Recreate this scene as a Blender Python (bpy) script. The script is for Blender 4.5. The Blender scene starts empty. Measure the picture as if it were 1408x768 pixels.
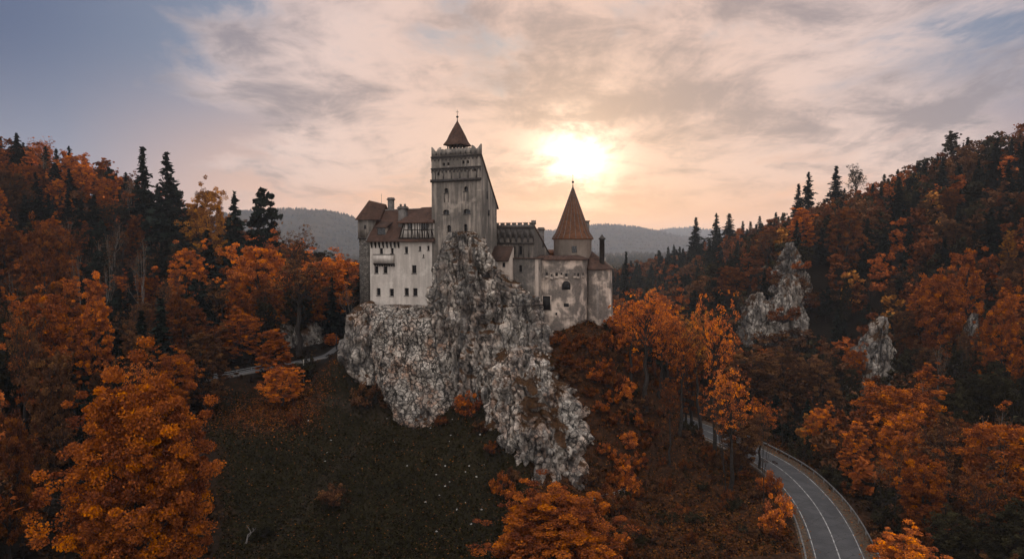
import bpy, math, random
import numpy as np
from mathutils import Vector, noise as mnoise

R = math.radians
SC = bpy.context.scene
COL = SC.collection

# ------------------------------------------------------------------ camera
CAMZ, PITCH, FPX = 60.0, R(3.0), 950.0
cam = bpy.data.cameras.new("camera")
cam.sensor_width = 36.0
cam.lens = 36.0 * FPX / 1408.0
cam.clip_start = 0.5
cam.clip_end = 20000
camo = bpy.data.objects.new("camera", cam)
camo.location = (0, 0, CAMZ)
camo.rotation_euler = (R(90) - PITCH, 0, 0)
COL.objects.link(camo)
SC.camera = camo

# ------------------------------------------------------------------ render / exposure
SC.render.engine = 'CYCLES'
SC.view_settings.view_transform = 'Standard'
SC.view_settings.look = 'None'
SC.view_settings.gamma = 1.0
SC.view_settings.use_curve_mapping = False
SC.view_settings.exposure = 0.0
cy = SC.cycles
cy.use_denoising = True
cy.max_bounces = 5
cy.diffuse_bounces = 1
cy.transmission_bounces = 4
cy.glossy_bounces = 2
cy.volume_bounces = 1
cy.transparent_max_bounces = 8
cy.sample_clamp_indirect = 6.0
cy.use_adaptive_sampling = True
cy.adaptive_threshold = 0.02

# ------------------------------------------------------------------ node helper
class N:
    """Small helper around a node tree."""
    def __init__(s, nt):
        s.nt = nt
        nt.nodes.clear()
    def n(s, kind, **kw):
        nd = s.nt.nodes.new(kind)
        ins = kw.pop('ins', {})
        for k, v in kw.items():
            setattr(nd, k, v)
        for k, v in ins.items():
            s.put(nd, k, v)
        return nd
    def put(s, nd, k, v):
        sock = nd.inputs[k]
        if isinstance(v, bpy.types.NodeSocket):
            s.nt.links.new(v, sock)
        elif isinstance(v, bpy.types.Node):
            s.nt.links.new(v.outputs[0], sock)
        else:
            if sock.type == 'RGBA' and len(v) == 3:
                v = (*v, 1)
            sock.default_value = v
    def m(s, op, a, b=0.0, c=0.0, clamp=False):
        nd = s.n('ShaderNodeMath', operation=op, use_clamp=clamp)
        s.put(nd, 0, a); s.put(nd, 1, b); s.put(nd, 2, c)
        return nd.outputs[0]
    def vm(s, op, a, b=(0, 0, 0)):
        nd = s.n('ShaderNodeVectorMath', operation=op)
        s.put(nd, 0, a)
        if isinstance(b, (int, float)):
            s.put(nd, 3, b)
        else:
            s.put(nd, 1, b)
        return nd.outputs[1] if op in ('DOT_PRODUCT', 'LENGTH') else nd.outputs[0]
    def mix(s, f, a, b, mode='MIX'):
        nd = s.n('ShaderNodeMix', data_type='RGBA', blend_type=mode)
        s.put(nd, 0, f); s.put(nd, 6, a); s.put(nd, 7, b)
        return nd.outputs[2]
    def ss(s, x, lo, hi, a=0.0, b=1.0):
        nd = s.n('ShaderNodeMapRange', interpolation_type='SMOOTHSTEP')
        s.put(nd, 0, x); s.put(nd, 1, lo); s.put(nd, 2, hi); s.put(nd, 3, a); s.put(nd, 4, b)
        return nd.outputs[0]
    def ramp(s, x, stops):
        nd = s.n('ShaderNodeValToRGB')
        cr = nd.color_ramp
        while len(cr.elements) > 1:
            cr.elements.remove(cr.elements[-1])
        cr.elements[0].position = stops[0][0]
        cr.elements[0].color = (*stops[0][1], 1)
        for p, c in stops[1:]:
            e = cr.elements.new(p)
            e.color = (*c, 1)
        s.put(nd, 0, x)
        return nd.outputs[0]
    def noise(s, vec, scale, detail=4, rough=0.55, dist=0.0, out=0):
        nd = s.n('ShaderNodeTexNoise')
        s.put(nd, 'Vector', vec); s.put(nd, 'Scale', scale); s.put(nd, 'Detail', detail)
        s.put(nd, 'Roughness', rough); s.put(nd, 'Distortion', dist)
        return nd.outputs[out]
    def scale(s, vec, sc, loc=(0, 0, 0)):
        nd = s.n('ShaderNodeMapping')
        s.put(nd, 'Vector', vec); s.put(nd, 'Scale', sc); s.put(nd, 'Location', loc)
        return nd.outputs[0]

# ------------------------------------------------------------------ world / sky
SUN_AZ, SUN_EL = R(5.2), R(7.1)
SUN = Vector((math.sin(SUN_AZ) * math.cos(SUN_EL), math.cos(SUN_AZ) * math.cos(SUN_EL), math.sin(SUN_EL)))
SKY_STRENGTH = 0.05
CLOUD_A, CLOUD_B, CLOUD_C = (18.3, 2.7, 0), (11.1, 9.7, 0), (19.2, 7.6, 0)
world = bpy.data.worlds.new("World")
SC.world = world
world.use_nodes = True
w = N(world.node_tree)
tc = w.n('ShaderNodeTexCoord')
dirv = w.vm('NORMALIZE', tc.outputs['Generated'])
sky = w.n('ShaderNodeTexSky', sky_type='NISHITA', sun_disc=False, sun_elevation=SUN_EL, sun_rotation=SUN_AZ,
          air_density=1.2, dust_density=2.0, ozone_density=1.5, altitude=600)
sep = w.n('ShaderNodeSeparateXYZ'); w.put(sep, 0, dirv)
dz = w.m('MAXIMUM', sep.outputs[2], 0.0)
cosang = w.vm('DOT_PRODUCT', dirv, tuple(SUN))
ang = w.m('MULTIPLY', w.m('ARCCOSINE', w.m('MINIMUM', cosang, 0.99999)), 180 / math.pi)   # degrees from the sun
elev = w.m('MULTIPLY', w.m('ARCSINE', dz), 180 / math.pi)
# clear air: cool grey-blue above, warm towards the horizon under the sun
a01 = w.m('DIVIDE', ang, 90.0, clamp=True)
clear_hi = w.ramp(a01, [(0.0, (0.62, 0.45, 0.34)), (0.12, (0.46, 0.42, 0.42)), (0.22, (0.31, 0.335, 0.40)), (0.33, (0.21, 0.25, 0.345)), (0.44, (0.115, 0.15, 0.25)), (0.56, (0.06, 0.085, 0.17)), (0.75, (0.10, 0.12, 0.18)), (1.0, (0.20, 0.20, 0.24))])
clear_lo = w.ramp(a01, [(0.0, (0.94, 0.47, 0.25)), (0.2, (0.91, 0.49, 0.31)), (0.30, (0.78, 0.48, 0.37)), (0.42, (0.33, 0.33, 0.41)), (0.7, (0.26, 0.28, 0.36)), (1.0, (0.32, 0.31, 0.35))])
lowness = w.ss(elev, 1.0, 15.0, 1.0, 0.0)
clear = w.mix(lowness, clear_hi, clear_lo)
# clouds: noise on a flat layer high above
inv = w.m('DIVIDE', 1.0, w.m('ADD', dz, 0.20))
plane = w.n('ShaderNodeCombineXYZ')
w.put(plane, 0, w.m('MULTIPLY', sep.outputs[0], inv)); w.put(plane, 1, w.m('MULTIPLY', sep.outputs[1], inv))
pv = plane.outputs[0]
wv = w.n('ShaderNodeTexNoise', ins={'Vector': w.scale(pv, (1, 1, 1), (2.2, 0.4, 0)), 'Scale': 1.2, 'Detail': 2.0})
pw = w.vm('ADD', pv, w.vm('SCALE', w.vm('SUBTRACT', wv.outputs['Color'], (0.5, 0.5, 0.5)), 0.45))
c1 = w.noise(w.scale(pw, (1.0, 0.8, 1), CLOUD_A), 1.5, 8, 0.56, 0.25)
c2 = w.noise(w.scale(pw, (0.8, 0.9, 1), CLOUD_B), 4.2, 9, 0.64, 0.2)
c3 = w.noise(w.scale(pw, (1.0, 0.7, 1), CLOUD_C), 2.1, 6, 0.55, 0.3)
c4 = w.noise(w.scale(pw, (2.2, 0.8, 1), (4.4, 2.9, 0)), 5.0, 9, 0.66, 0.25)
cover = w.m('ADD', w.m('MULTIPLY', c1, 0.60), w.m('ADD', w.m('MULTIPLY', c2, 0.24), w.m('MULTIPLY', c4, 0.16)))
# the layer thins out away from the sun's side of the sky
thin = w.ss(ang, 18.0, 44.0, 0.11, -0.10)
leftclear = w.ss(sep.outputs[0], -0.60, -0.20, -0.12, 0.02)
cover = w.m('ADD', cover, w.m('ADD', thin, leftclear))
cmask = w.m('MULTIPLY', w.ss(cover, 0.465, 0.60), w.ss(elev, 0.5, 7.5))
shade = w.m('ADD', w.m('MULTIPLY', c2, 0.36), w.m('ADD', w.m('MULTIPLY', c3, 0.48), w.m('MULTIPLY', c4, 0.16)))
thick = w.ss(shade, 0.43, 0.60)
cl_lit = w.ramp(a01, [(0.0, (0.90, 0.58, 0.40)), (0.13, (0.86, 0.58, 0.46)), (0.24, (0.84, 0.62, 0.54)), (0.36, (0.72, 0.575, 0.55)), (0.5, (0.38, 0.34, 0.37)), (0.7, (0.22, 0.21, 0.26)), (1.0, (0.34, 0.34, 0.38))])
cl_dark = w.ramp(a01, [(0.0, (0.66, 0.42, 0.29)), (0.1, (0.47, 0.325, 0.265)), (0.2, (0.38, 0.29, 0.275)), (0.32, (0.31, 0.265, 0.285)), (0.5, (0.18, 0.175, 0.22)), (0.7, (0.12, 0.125, 0.17)), (1.0, (0.22, 0.22, 0.26))])
cloud = w.mix(thick, cl_lit, cl_dark)
skyc = w.mix(w.m('MULTIPLY', cmask, 0.90), clear, cloud)
# the veiled sun, broken up by the cloud in front of it
brk = w.ss(shade, 0.40, 0.58, 1.35, 0.20)
e2 = w.m('POWER', w.m('DIVIDE', ang, 3.1), 2.0)
g1 = w.m('MULTIPLY', w.m('EXPONENT', w.m('MULTIPLY', e2, -1.0)), w.m('MULTIPLY', brk, 1.2))
g0 = w.m('MULTIPLY', w.m('EXPONENT', w.m('MULTIPLY', w.m('POWER', w.m('DIVIDE', ang, 1.6), 2.0), -1.0)), w.m('ADD', 0.35, w.m('MULTIPLY', brk, 0.6)))
g1 = w.m('ADD', g1, g0)
g2 = w.m('MULTIPLY', w.m('EXPONENT', w.m('MULTIPLY', w.m('DIVIDE', ang, 8.0), -1.0)), w.m('MULTIPLY', brk, 0.13))
glow = w.mix(1.0, w.mix(1.0, (1.0, 0.82, 0.60), w.n('ShaderNodeCombineXYZ', ins={0: g1, 1: g1, 2: g1}).outputs[0], 'MULTIPLY'),
             w.mix(1.0, (1.0, 0.61, 0.36), w.n('ShaderNodeCombineXYZ', ins={0: g2, 1: g2, 2: g2}).outputs[0], 'MULTIPLY'), 'ADD')
skyc = w.mix(1.0, skyc, glow, 'ADD')
# added fill: unseen sky opposite the sun brightened to light the castle front
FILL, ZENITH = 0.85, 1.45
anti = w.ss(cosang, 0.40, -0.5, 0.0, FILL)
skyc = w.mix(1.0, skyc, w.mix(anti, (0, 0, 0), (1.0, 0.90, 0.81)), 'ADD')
# added top light: unseen sky overhead brightened to light the crown tops
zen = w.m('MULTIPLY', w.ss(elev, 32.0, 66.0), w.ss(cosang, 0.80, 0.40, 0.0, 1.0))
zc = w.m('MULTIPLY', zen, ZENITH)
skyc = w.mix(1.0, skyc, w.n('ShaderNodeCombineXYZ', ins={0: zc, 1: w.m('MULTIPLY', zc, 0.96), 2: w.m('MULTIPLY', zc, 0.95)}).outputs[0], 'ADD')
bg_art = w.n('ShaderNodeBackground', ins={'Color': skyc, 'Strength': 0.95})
veiled = w.mix(1.0, sky.outputs[0], (0.12, 0.13, 0.16), 'MULTIPLY')      # the clear sky seen through the cloud veil
bg_sky = w.n('ShaderNodeBackground', ins={'Color': veiled, 'Strength': SKY_STRENGTH})
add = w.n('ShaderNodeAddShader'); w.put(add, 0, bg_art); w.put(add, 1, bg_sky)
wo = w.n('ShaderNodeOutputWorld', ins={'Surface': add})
world.cycles.sampling_method = 'MANUAL'
world.cycles.sample_map_resolution = 1024

# ------------------------------------------------------------------ sun
sl = bpy.data.lights.new("sun", 'SUN')
sl.energy = 4.0
sl.angle = R(0.6)
sl.color = (1.0, 0.72, 0.48)
so = bpy.data.objects.new("sun", sl)
so.rotation_euler = (-SUN).to_track_quat('-Z', 'Y').to_euler()
so.location = (0, 0, 200)
COL.objects.link(so)

# ------------------------------------------------------------------ geometry helpers
CP, SP = math.cos(PITCH), math.sin(PITCH)
def ray(px, py):
    """Direction in the world of the photo's pixel."""
    u, v = (px - 704) / FPX, (384 - py) / FPX
    return np.array([u, CP + v * SP, -SP + v * CP])
def at(px, py, d):
    """World point seen at the photo's pixel, at distance y = d."""
    r = ray(px, py)
    t = d / r[1]
    return np.array([r[0] * t, d, CAMZ + r[2] * t])
def proj(p):
    x, y, z = p[0], p[1], p[2] - CAMZ
    dep = y * CP - z * SP
    return 704 + FPX * x / dep, 384 - FPX * (y * SP + z * CP) / dep

def tag(o, label=None, cat=None, group=None, kind=None):
    if label: o['label'] = label
    if cat: o['category'] = cat
    if group: o['group'] = group
    if kind: o['kind'] = kind
    return o
def empty(name, loc, rz=0.0):
    o = bpy.data.objects.new(name, None)
    o.location = loc
    o.rotation_euler = (0, 0, rz)
    o.empty_display_size = 0.5
    COL.objects.link(o)
    return o
def np_mesh(name, V, F, mats=(), tint=None, midx=None, smooth=False):
    V = np.asarray(V, dtype=np.float32)
    me = bpy.data.meshes.new(name)
    me.vertices.add(len(V))
    me.vertices.foreach_set('co', V.ravel())
    if isinstance(F, np.ndarray):
        n, k = F.shape
        me.loops.add(n * k); me.polygons.add(n)
        me.loops.foreach_set('vertex_index', F.astype(np.int32).ravel())
        me.polygons.foreach_set('loop_start', np.arange(0, n * k, k, dtype=np.int32))
    else:
        n = len(F)
        flat = np.array([i for f in F for i in f], dtype=np.int32)
        ls = np.array([len(f) for f in F], dtype=np.int32)
        me.loops.add(len(flat)); me.polygons.add(n)
        me.loops.foreach_set('vertex_index', flat)
        me.polygons.foreach_set('loop_start', np.concatenate([[0], np.cumsum(ls)[:-1]]).astype(np.int32))
    for m_ in mats:
        me.materials.append(m_)
    if midx is not None:
        me.polygons.foreach_set('material_index', np.asarray(midx, dtype=np.int32))
    if smooth:
        me.polygons.foreach_set('use_smooth', np.ones(n, dtype=bool))
    me.update(calc_edges=True)
    me.validate()
    if tint is not None:
        at_ = me.attributes.new('tint', 'FLOAT', 'FACE')
        at_.data.foreach_set('value', np.asarray(tint, dtype=np.float32))
    return me
def wpos(o):
    p = np.zeros(3)
    while o is not None:
        p += np.array(o.location); o = o.parent
    return p
def link(name, me, parent=None, loc=(0, 0, 0)):
    o = bpy.data.objects.new(name, me)
    o.location = loc
    if parent is not None:
        o.parent = parent
    COL.objects.link(o)
    return o

class MB:
    """Mesh collector in world coordinates; build() links it as ONE object with its origin at its base."""
    def __init__(s):
        s.v, s.f, s.mi, s.cur = [], [], [], 0
    def quad(s, *p):
        i = len(s.v)
        s.v += [tuple(map(float, q)) for q in p]
        s.f.append(tuple(range(i, i + len(p)))); s.mi.append(s.cur)
    def hexa(s, b, t):
        """b, t: four bottom and four top points, same order, counter-clockwise from above."""
        i = len(s.v)
        s.v += [tuple(map(float, q)) for q in list(b) + list(t)]
        for f in ((3, 2, 1, 0), (4, 5, 6, 7), (0, 1, 5, 4), (1, 2, 6, 5), (2, 3, 7, 6), (3, 0, 4, 7)):
            s.f.append(tuple(i + k for k in f)); s.mi.append(s.cur)
    def prism(s, pa, pb):
        """two matching polygons joined by side faces"""
        i, n = len(s.v), len(pa)
        s.v += [tuple(map(float, q)) for q in list(pa) + list(pb)]
        s.f.append(tuple(i + k for k in range(n))[::-1]); s.mi.append(s.cur)
        s.f.append(tuple(i + n + k for k in range(n))); s.mi.append(s.cur)
        for k in range(n):
            l = (k + 1) % n
            s.f.append((i + k, i + l, i + n + l, i + n + k)); s.mi.append(s.cur)
    def lathe(s, c, prof, n=24, a0=0.0):
        """c: centre (x, y); prof: list of (r, z)"""
        rings = []
        for r, z in prof:
            i = len(s.v)
            if r < 1e-4:
                s.v.append((c[0], c[1], z)); rings.append((i, 1))
            else:
                for k in range(n):
                    a = a0 + 2 * math.pi * k / n
                    s.v.append((c[0] + r * math.cos(a), c[1] + r * math.sin(a), z))
                rings.append((i, n))
        for (i, a), (j, b) in zip(rings, rings[1:]):
            for k in range(n):
                l = (k + 1) % n
                if a == 1 and b == 1: continue
                if a == 1: s.f.append((i, j + l, j + k))
                elif b == 1: s.f.append((i + k, i + l, j))
                else: s.f.append((i + k, i + l, j + l, j + k))
                s.mi.append(s.cur)
    def tube(s, pts, rad, n=6):
        V, F = tube_np(pts, rad, n)
        i = len(s.v)
        s.v += [tuple(p) for p in V.tolist()]
        for f in F.tolist():
            s.f.append(tuple(i + k for k in f)); s.mi.append(s.cur)
    def build(s, name, mat, parent=None, smooth=False):
        V = np.array(s.v)
        o0 = np.array([(V[:, 0].min() + V[:, 0].max()) / 2, (V[:, 1].min() + V[:, 1].max()) / 2, V[:, 2].min()])
        mats = mat if isinstance(mat, (list, tuple)) else [mat]
        me = np_mesh(name, V - o0, s.f, mats, midx=s.mi, smooth=smooth)
        base = wpos(parent) if parent is not None else np.zeros(3)
        return link(name, me, parent, o0 - base)

def tube_np(pts, rad, n=6):
    P = np.asarray(pts, float)
    m_ = len(P)
    rad = np.broadcast_to(np.asarray(rad, float), (m_,))
    T = np.gradient(P, axis=0)
    T /= np.linalg.norm(T, axis=1, keepdims=True) + 1e-9
    ref = np.array([1.0, 0.0, 0.0]) if abs(T[:, 0]).mean() < 0.8 else np.array([0.0, 1.0, 0.0])
    A = np.cross(T, ref); A /= np.linalg.norm(A, axis=1, keepdims=True) + 1e-9
    B = np.cross(T, A)
    th = np.arange(n) * 2 * np.pi / n
    V = P[:, None, :] + rad[:, None, None] * (np.cos(th)[None, :, None] * A[:, None, :] + np.sin(th)[None, :, None] * B[:, None, :])
    V = V.reshape(-1, 3)
    F = []
    for i in range(m_ - 1):
        for k in range(n):
            l = (k + 1) % n
            F.append((i * n + k, i * n + l, (i + 1) * n + l, (i + 1) * n + k))
    return V, np.array(F)

# ------------------------------------------------------------------ value noise (numpy)
def _h(ix, iy, seed):
    n_ = (ix.astype(np.int64) * 374761393 + iy.astype(np.int64) * 668265263 + seed * 974711) & 0x7fffffff
    n_ = ((n_ ^ (n_ >> 13)) * 1274126177) & 0x7fffffff
    return ((n_ ^ (n_ >> 16)) & 0xffff) / 65535.0
def vnoise(x, y, seed=0):
    x, y = np.asarray(x, float), np.asarray(y, float)
    ix, iy = np.floor(x), np.floor(y)
    fx, fy = x - ix, y - iy
    fx, fy = fx * fx * (3 - 2 * fx), fy * fy * (3 - 2 * fy)
    a, b = _h(ix, iy, seed), _h(ix + 1, iy, seed)
    c, d = _h(ix, iy + 1, seed), _h(ix + 1, iy + 1, seed)
    return (a * (1 - fx) + b * fx) * (1 - fy) + (c * (1 - fx) + d * fx) * fy
def fbm(x, y, seed=0, oct_=4):
    s, a, t = 0, 0.5, 0
    for k in range(oct_):
        s = s + a * (vnoise(x * 2 ** k, y * 2 ** k, seed + k * 17) - 0.5); a *= 0.5
    return s

# ------------------------------------------------------------------ materials
def new_mat(name):
    m_ = bpy.data.materials.new(name)
    m_.use_nodes = True
    return m_, N(m_.node_tree)
def finish(n_, color, rough=0.9, bump=None, bstr=0.4, bdist=0.1, spec=0.25, metallic=0.0):
    p = n_.n('ShaderNodeBsdfPrincipled', ins={'Base Color': color, 'Roughness': rough, 'Specular IOR Level': spec, 'Metallic': metallic})
    if bump is not None:
        b = n_.n('ShaderNodeBump', ins={'Strength': bstr, 'Distance': bdist, 'Height': bump})
        n_.put(p, 'Normal', b.outputs[0])
    n_.n('ShaderNodeOutputMaterial', ins={'Surface': p.outputs[0]})
def geopos(n_):
    return n_.n('ShaderNodeNewGeometry').outputs['Position']

def plaster(name, base, dark, amount=0.5, stain=(0.55, 0.72), streak=0.5, seed=0.0, big=0.16):
    m_, n_ = new_mat(name)
    p = n_.scale(geopos(n_), (1, 1, 1), (seed, seed * 0.7, 0))
    big_ = n_.noise(p, big, 6, 0.62, 0.4)
    st = n_.noise(n_.scale(p, (1.3, 1.3, 0.12)), 1.0, 5, 0.6, 0.2)
    fine = n_.noise(p, 2.2, 5, 0.7)
    k = n_.m('ADD', n_.m('MULTIPLY', big_, 1 - streak), n_.m('MULTIPLY', st, streak))
    k = n_.ss(k, stain[0] - 0.14, stain[1] - 0.1)
    k = n_.m('MULTIPLY', k, amount)
    c = n_.mix(k, base, dark)
    c = n_.mix(n_.ss(fine, 0.35, 0.75, 0.0, 0.45), c, tuple(0.55 * b for b in base))
    pale = n_.ss(n_.noise(n_.scale(p, (1, 1, 1), (9, 4, 2)), 0.35, 5, 0.6), 0.58, 0.7, 0.0, 0.4)
    c = n_.mix(pale, c, tuple(min(0.8, 1.35 * b) for b in base))
    finish(n_, c, 0.95, n_.m('ADD', fine, n_.m('MULTIPLY', big_, 0.6)), 0.35, 0.08, 0.15)
    return m_
M = {}
M['wing_plaster'] = plaster('wing_plaster', (0.62, 0.56, 0.50), (0.29, 0.255, 0.22), 0.6, (0.54, 0.70), 0.55, 3.0)
M['tower_plaster'] = plaster('tower_plaster', (0.40, 0.34, 0.285), (0.10, 0.09, 0.08), 0.95, (0.47, 0.64), 0.6, 11.0)
M['gallery_plaster'] = plaster('gallery_plaster', (0.34, 0.28, 0.235), (0.07, 0.065, 0.06), 0.85, (0.46, 0.62), 0.6, 21.0)
M['bastion_plaster'] = plaster('bastion_plaster', (0.62, 0.50, 0.41), (0.11, 0.095, 0.085), 0.95, (0.53, 0.64), 0.22, 33.0, 0.30)
M['forewall_plaster'] = plaster('forewall_plaster', (0.46, 0.39, 0.33), (0.08, 0.075, 0.07), 0.95, (0.48, 0.62), 0.2, 47.0, 0.2)
M['pale_plaster'] = plaster('pale_plaster', (0.50, 0.41, 0.34), (0.18, 0.15, 0.13), 0.5, (0.52, 0.68), 0.4, 55.0)

def simple(name, col, var=0.35, sc=3.0, rough=0.85, metallic=0.0, bstr=0.3, spec=0.25):
    m_, n_ = new_mat(name)
    p = geopos(n_)
    f = n_.noise(p, sc, 5, 0.65)
    c = n_.mix(n_.ss(f, 0.3, 0.75), tuple(x * (1 - var) for x in col), tuple(min(0.85, x * (1 + var)) for x in col))
    finish(n_, c, rough, f, bstr, 0.05, spec, metallic)
    return m_
M['timber'] = simple('timber', (0.022, 0.016, 0.013), 0.4, 4.0)
M['stone_trim'] = simple('stone_trim', (0.075, 0.066, 0.06), 0.45, 2.0)
M['dark_trim'] = simple('dark_trim', (0.045, 0.038, 0.034), 0.45, 2.0)
M['chimney_stone'] = simple('chimney_stone', (0.13, 0.115, 0.105), 0.4, 2.5)
M['iron'] = simple('iron', (0.03, 0.03, 0.03), 0.3, 5.0, 0.5, 0.6)
M['glass'] = simple('window_glass', (0.012, 0.013, 0.016), 0.3, 1.0, 0.12, 0.0, 0.05, 0.5)
M['shadow_hole'] = simple('dark_recess', (0.02, 0.018, 0.017), 0.3, 2.0)
M['frame_wood'] = simple('window_frame_wood', (0.05, 0.04, 0.034), 0.3, 4.0)
M['bark'] = simple('bark', (0.028, 0.022, 0.018), 0.5, 3.0, 0.95, 0, 0.6)
M['bark_pale'] = simple('pale_bark', (0.17, 0.15, 0.13), 0.5, 2.0, 0.9, 0, 0.5)
M['steel'] = simple('galvanised_steel', (0.24, 0.24, 0.24), 0.25, 2.0, 0.5, 0.5)
M['pale_wood'] = simple('weathered_wood', (0.28, 0.25, 0.22), 0.35, 4.0)
M['concrete'] = simple('concrete', (0.15, 0.14, 0.13), 0.3, 1.5)

def stone_wall(name, base, sc=1.5):
    m_, n_ = new_mat(name)
    p = n_.scale(geopos(n_), (1, 1, 2.1))
    v = n_.n('ShaderNodeTexVoronoi', feature='DISTANCE_TO_EDGE'); n_.put(v, 'Vector', p); n_.put(v, 'Scale', sc)
    v2 = n_.n('ShaderNodeTexVoronoi', feature='F1'); n_.put(v2, 'Vector', p); n_.put(v2, 'Scale', sc)
    e = n_.ss(v.outputs['Distance'], 0.01, 0.12)
    cr = n_.n('ShaderNodeSeparateColor'); n_.put(cr, 0, v2.outputs['Color'])
    c = n_.mix(cr.outputs[0], tuple(x * 0.6 for x in base), tuple(x * 1.4 for x in base))
    c = n_.mix(e, tuple(x * 0.35 for x in base), c)
    finish(n_, c, 0.95, e, 0.6, 0.12)
    return m_
M['turret_stone'] = stone_wall('turret_stone', (0.13, 0.115, 0.10), 1.6)

def tiles(name, c0, c1, row=0.34):
    m_, n_ = new_mat(name)
    p = geopos(n_)
    s_ = n_.n('ShaderNodeSeparateXYZ'); n_.put(s_, 0, p)
    saw = n_.m('FRACT', n_.m('DIVIDE', s_.outputs[2], row))
    cell = n_.n('ShaderNodeTexVoronoi', feature='F1'); n_.put(cell, 'Vector', n_.scale(p, (1, 1, 1.0))); n_.put(cell, 'Scale', 2.8)
    sc_ = n_.n('ShaderNodeSeparateColor'); n_.put(sc_, 0, cell.outputs['Color'])
    big = n_.noise(p, 0.5, 5, 0.65)
    f = n_.m('ADD', n_.m('MULTIPLY', sc_.outputs[0], 0.5), n_.m('MULTIPLY', n_.ss(big, 0.3, 0.7), 0.6))
    c = n_.mix(f, c0, c1)
    c = n_.mix(n_.ss(n_.noise(p, 1.3, 4, 0.6), 0.56, 0.7, 0, 0.6), c, tuple(x * 0.4 for x in c0))
    finish(n_, c, 0.9, n_.m('ADD', saw, sc_.outputs[1]), 0.7, 0.08, 0.2)
    return m_
M['tile_brown'] = tiles('brown_roof_tile', (0.040, 0.024, 0.018), (0.090, 0.048, 0.034))
M['tile_red'] = tiles('red_roof_tile', (0.080, 0.037, 0.021), (0.17, 0.072, 0.036))
M['tile_dark'] = tiles('dark_roof_tile', (0.035, 0.022, 0.017), (0.075, 0.042, 0.03))

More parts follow.
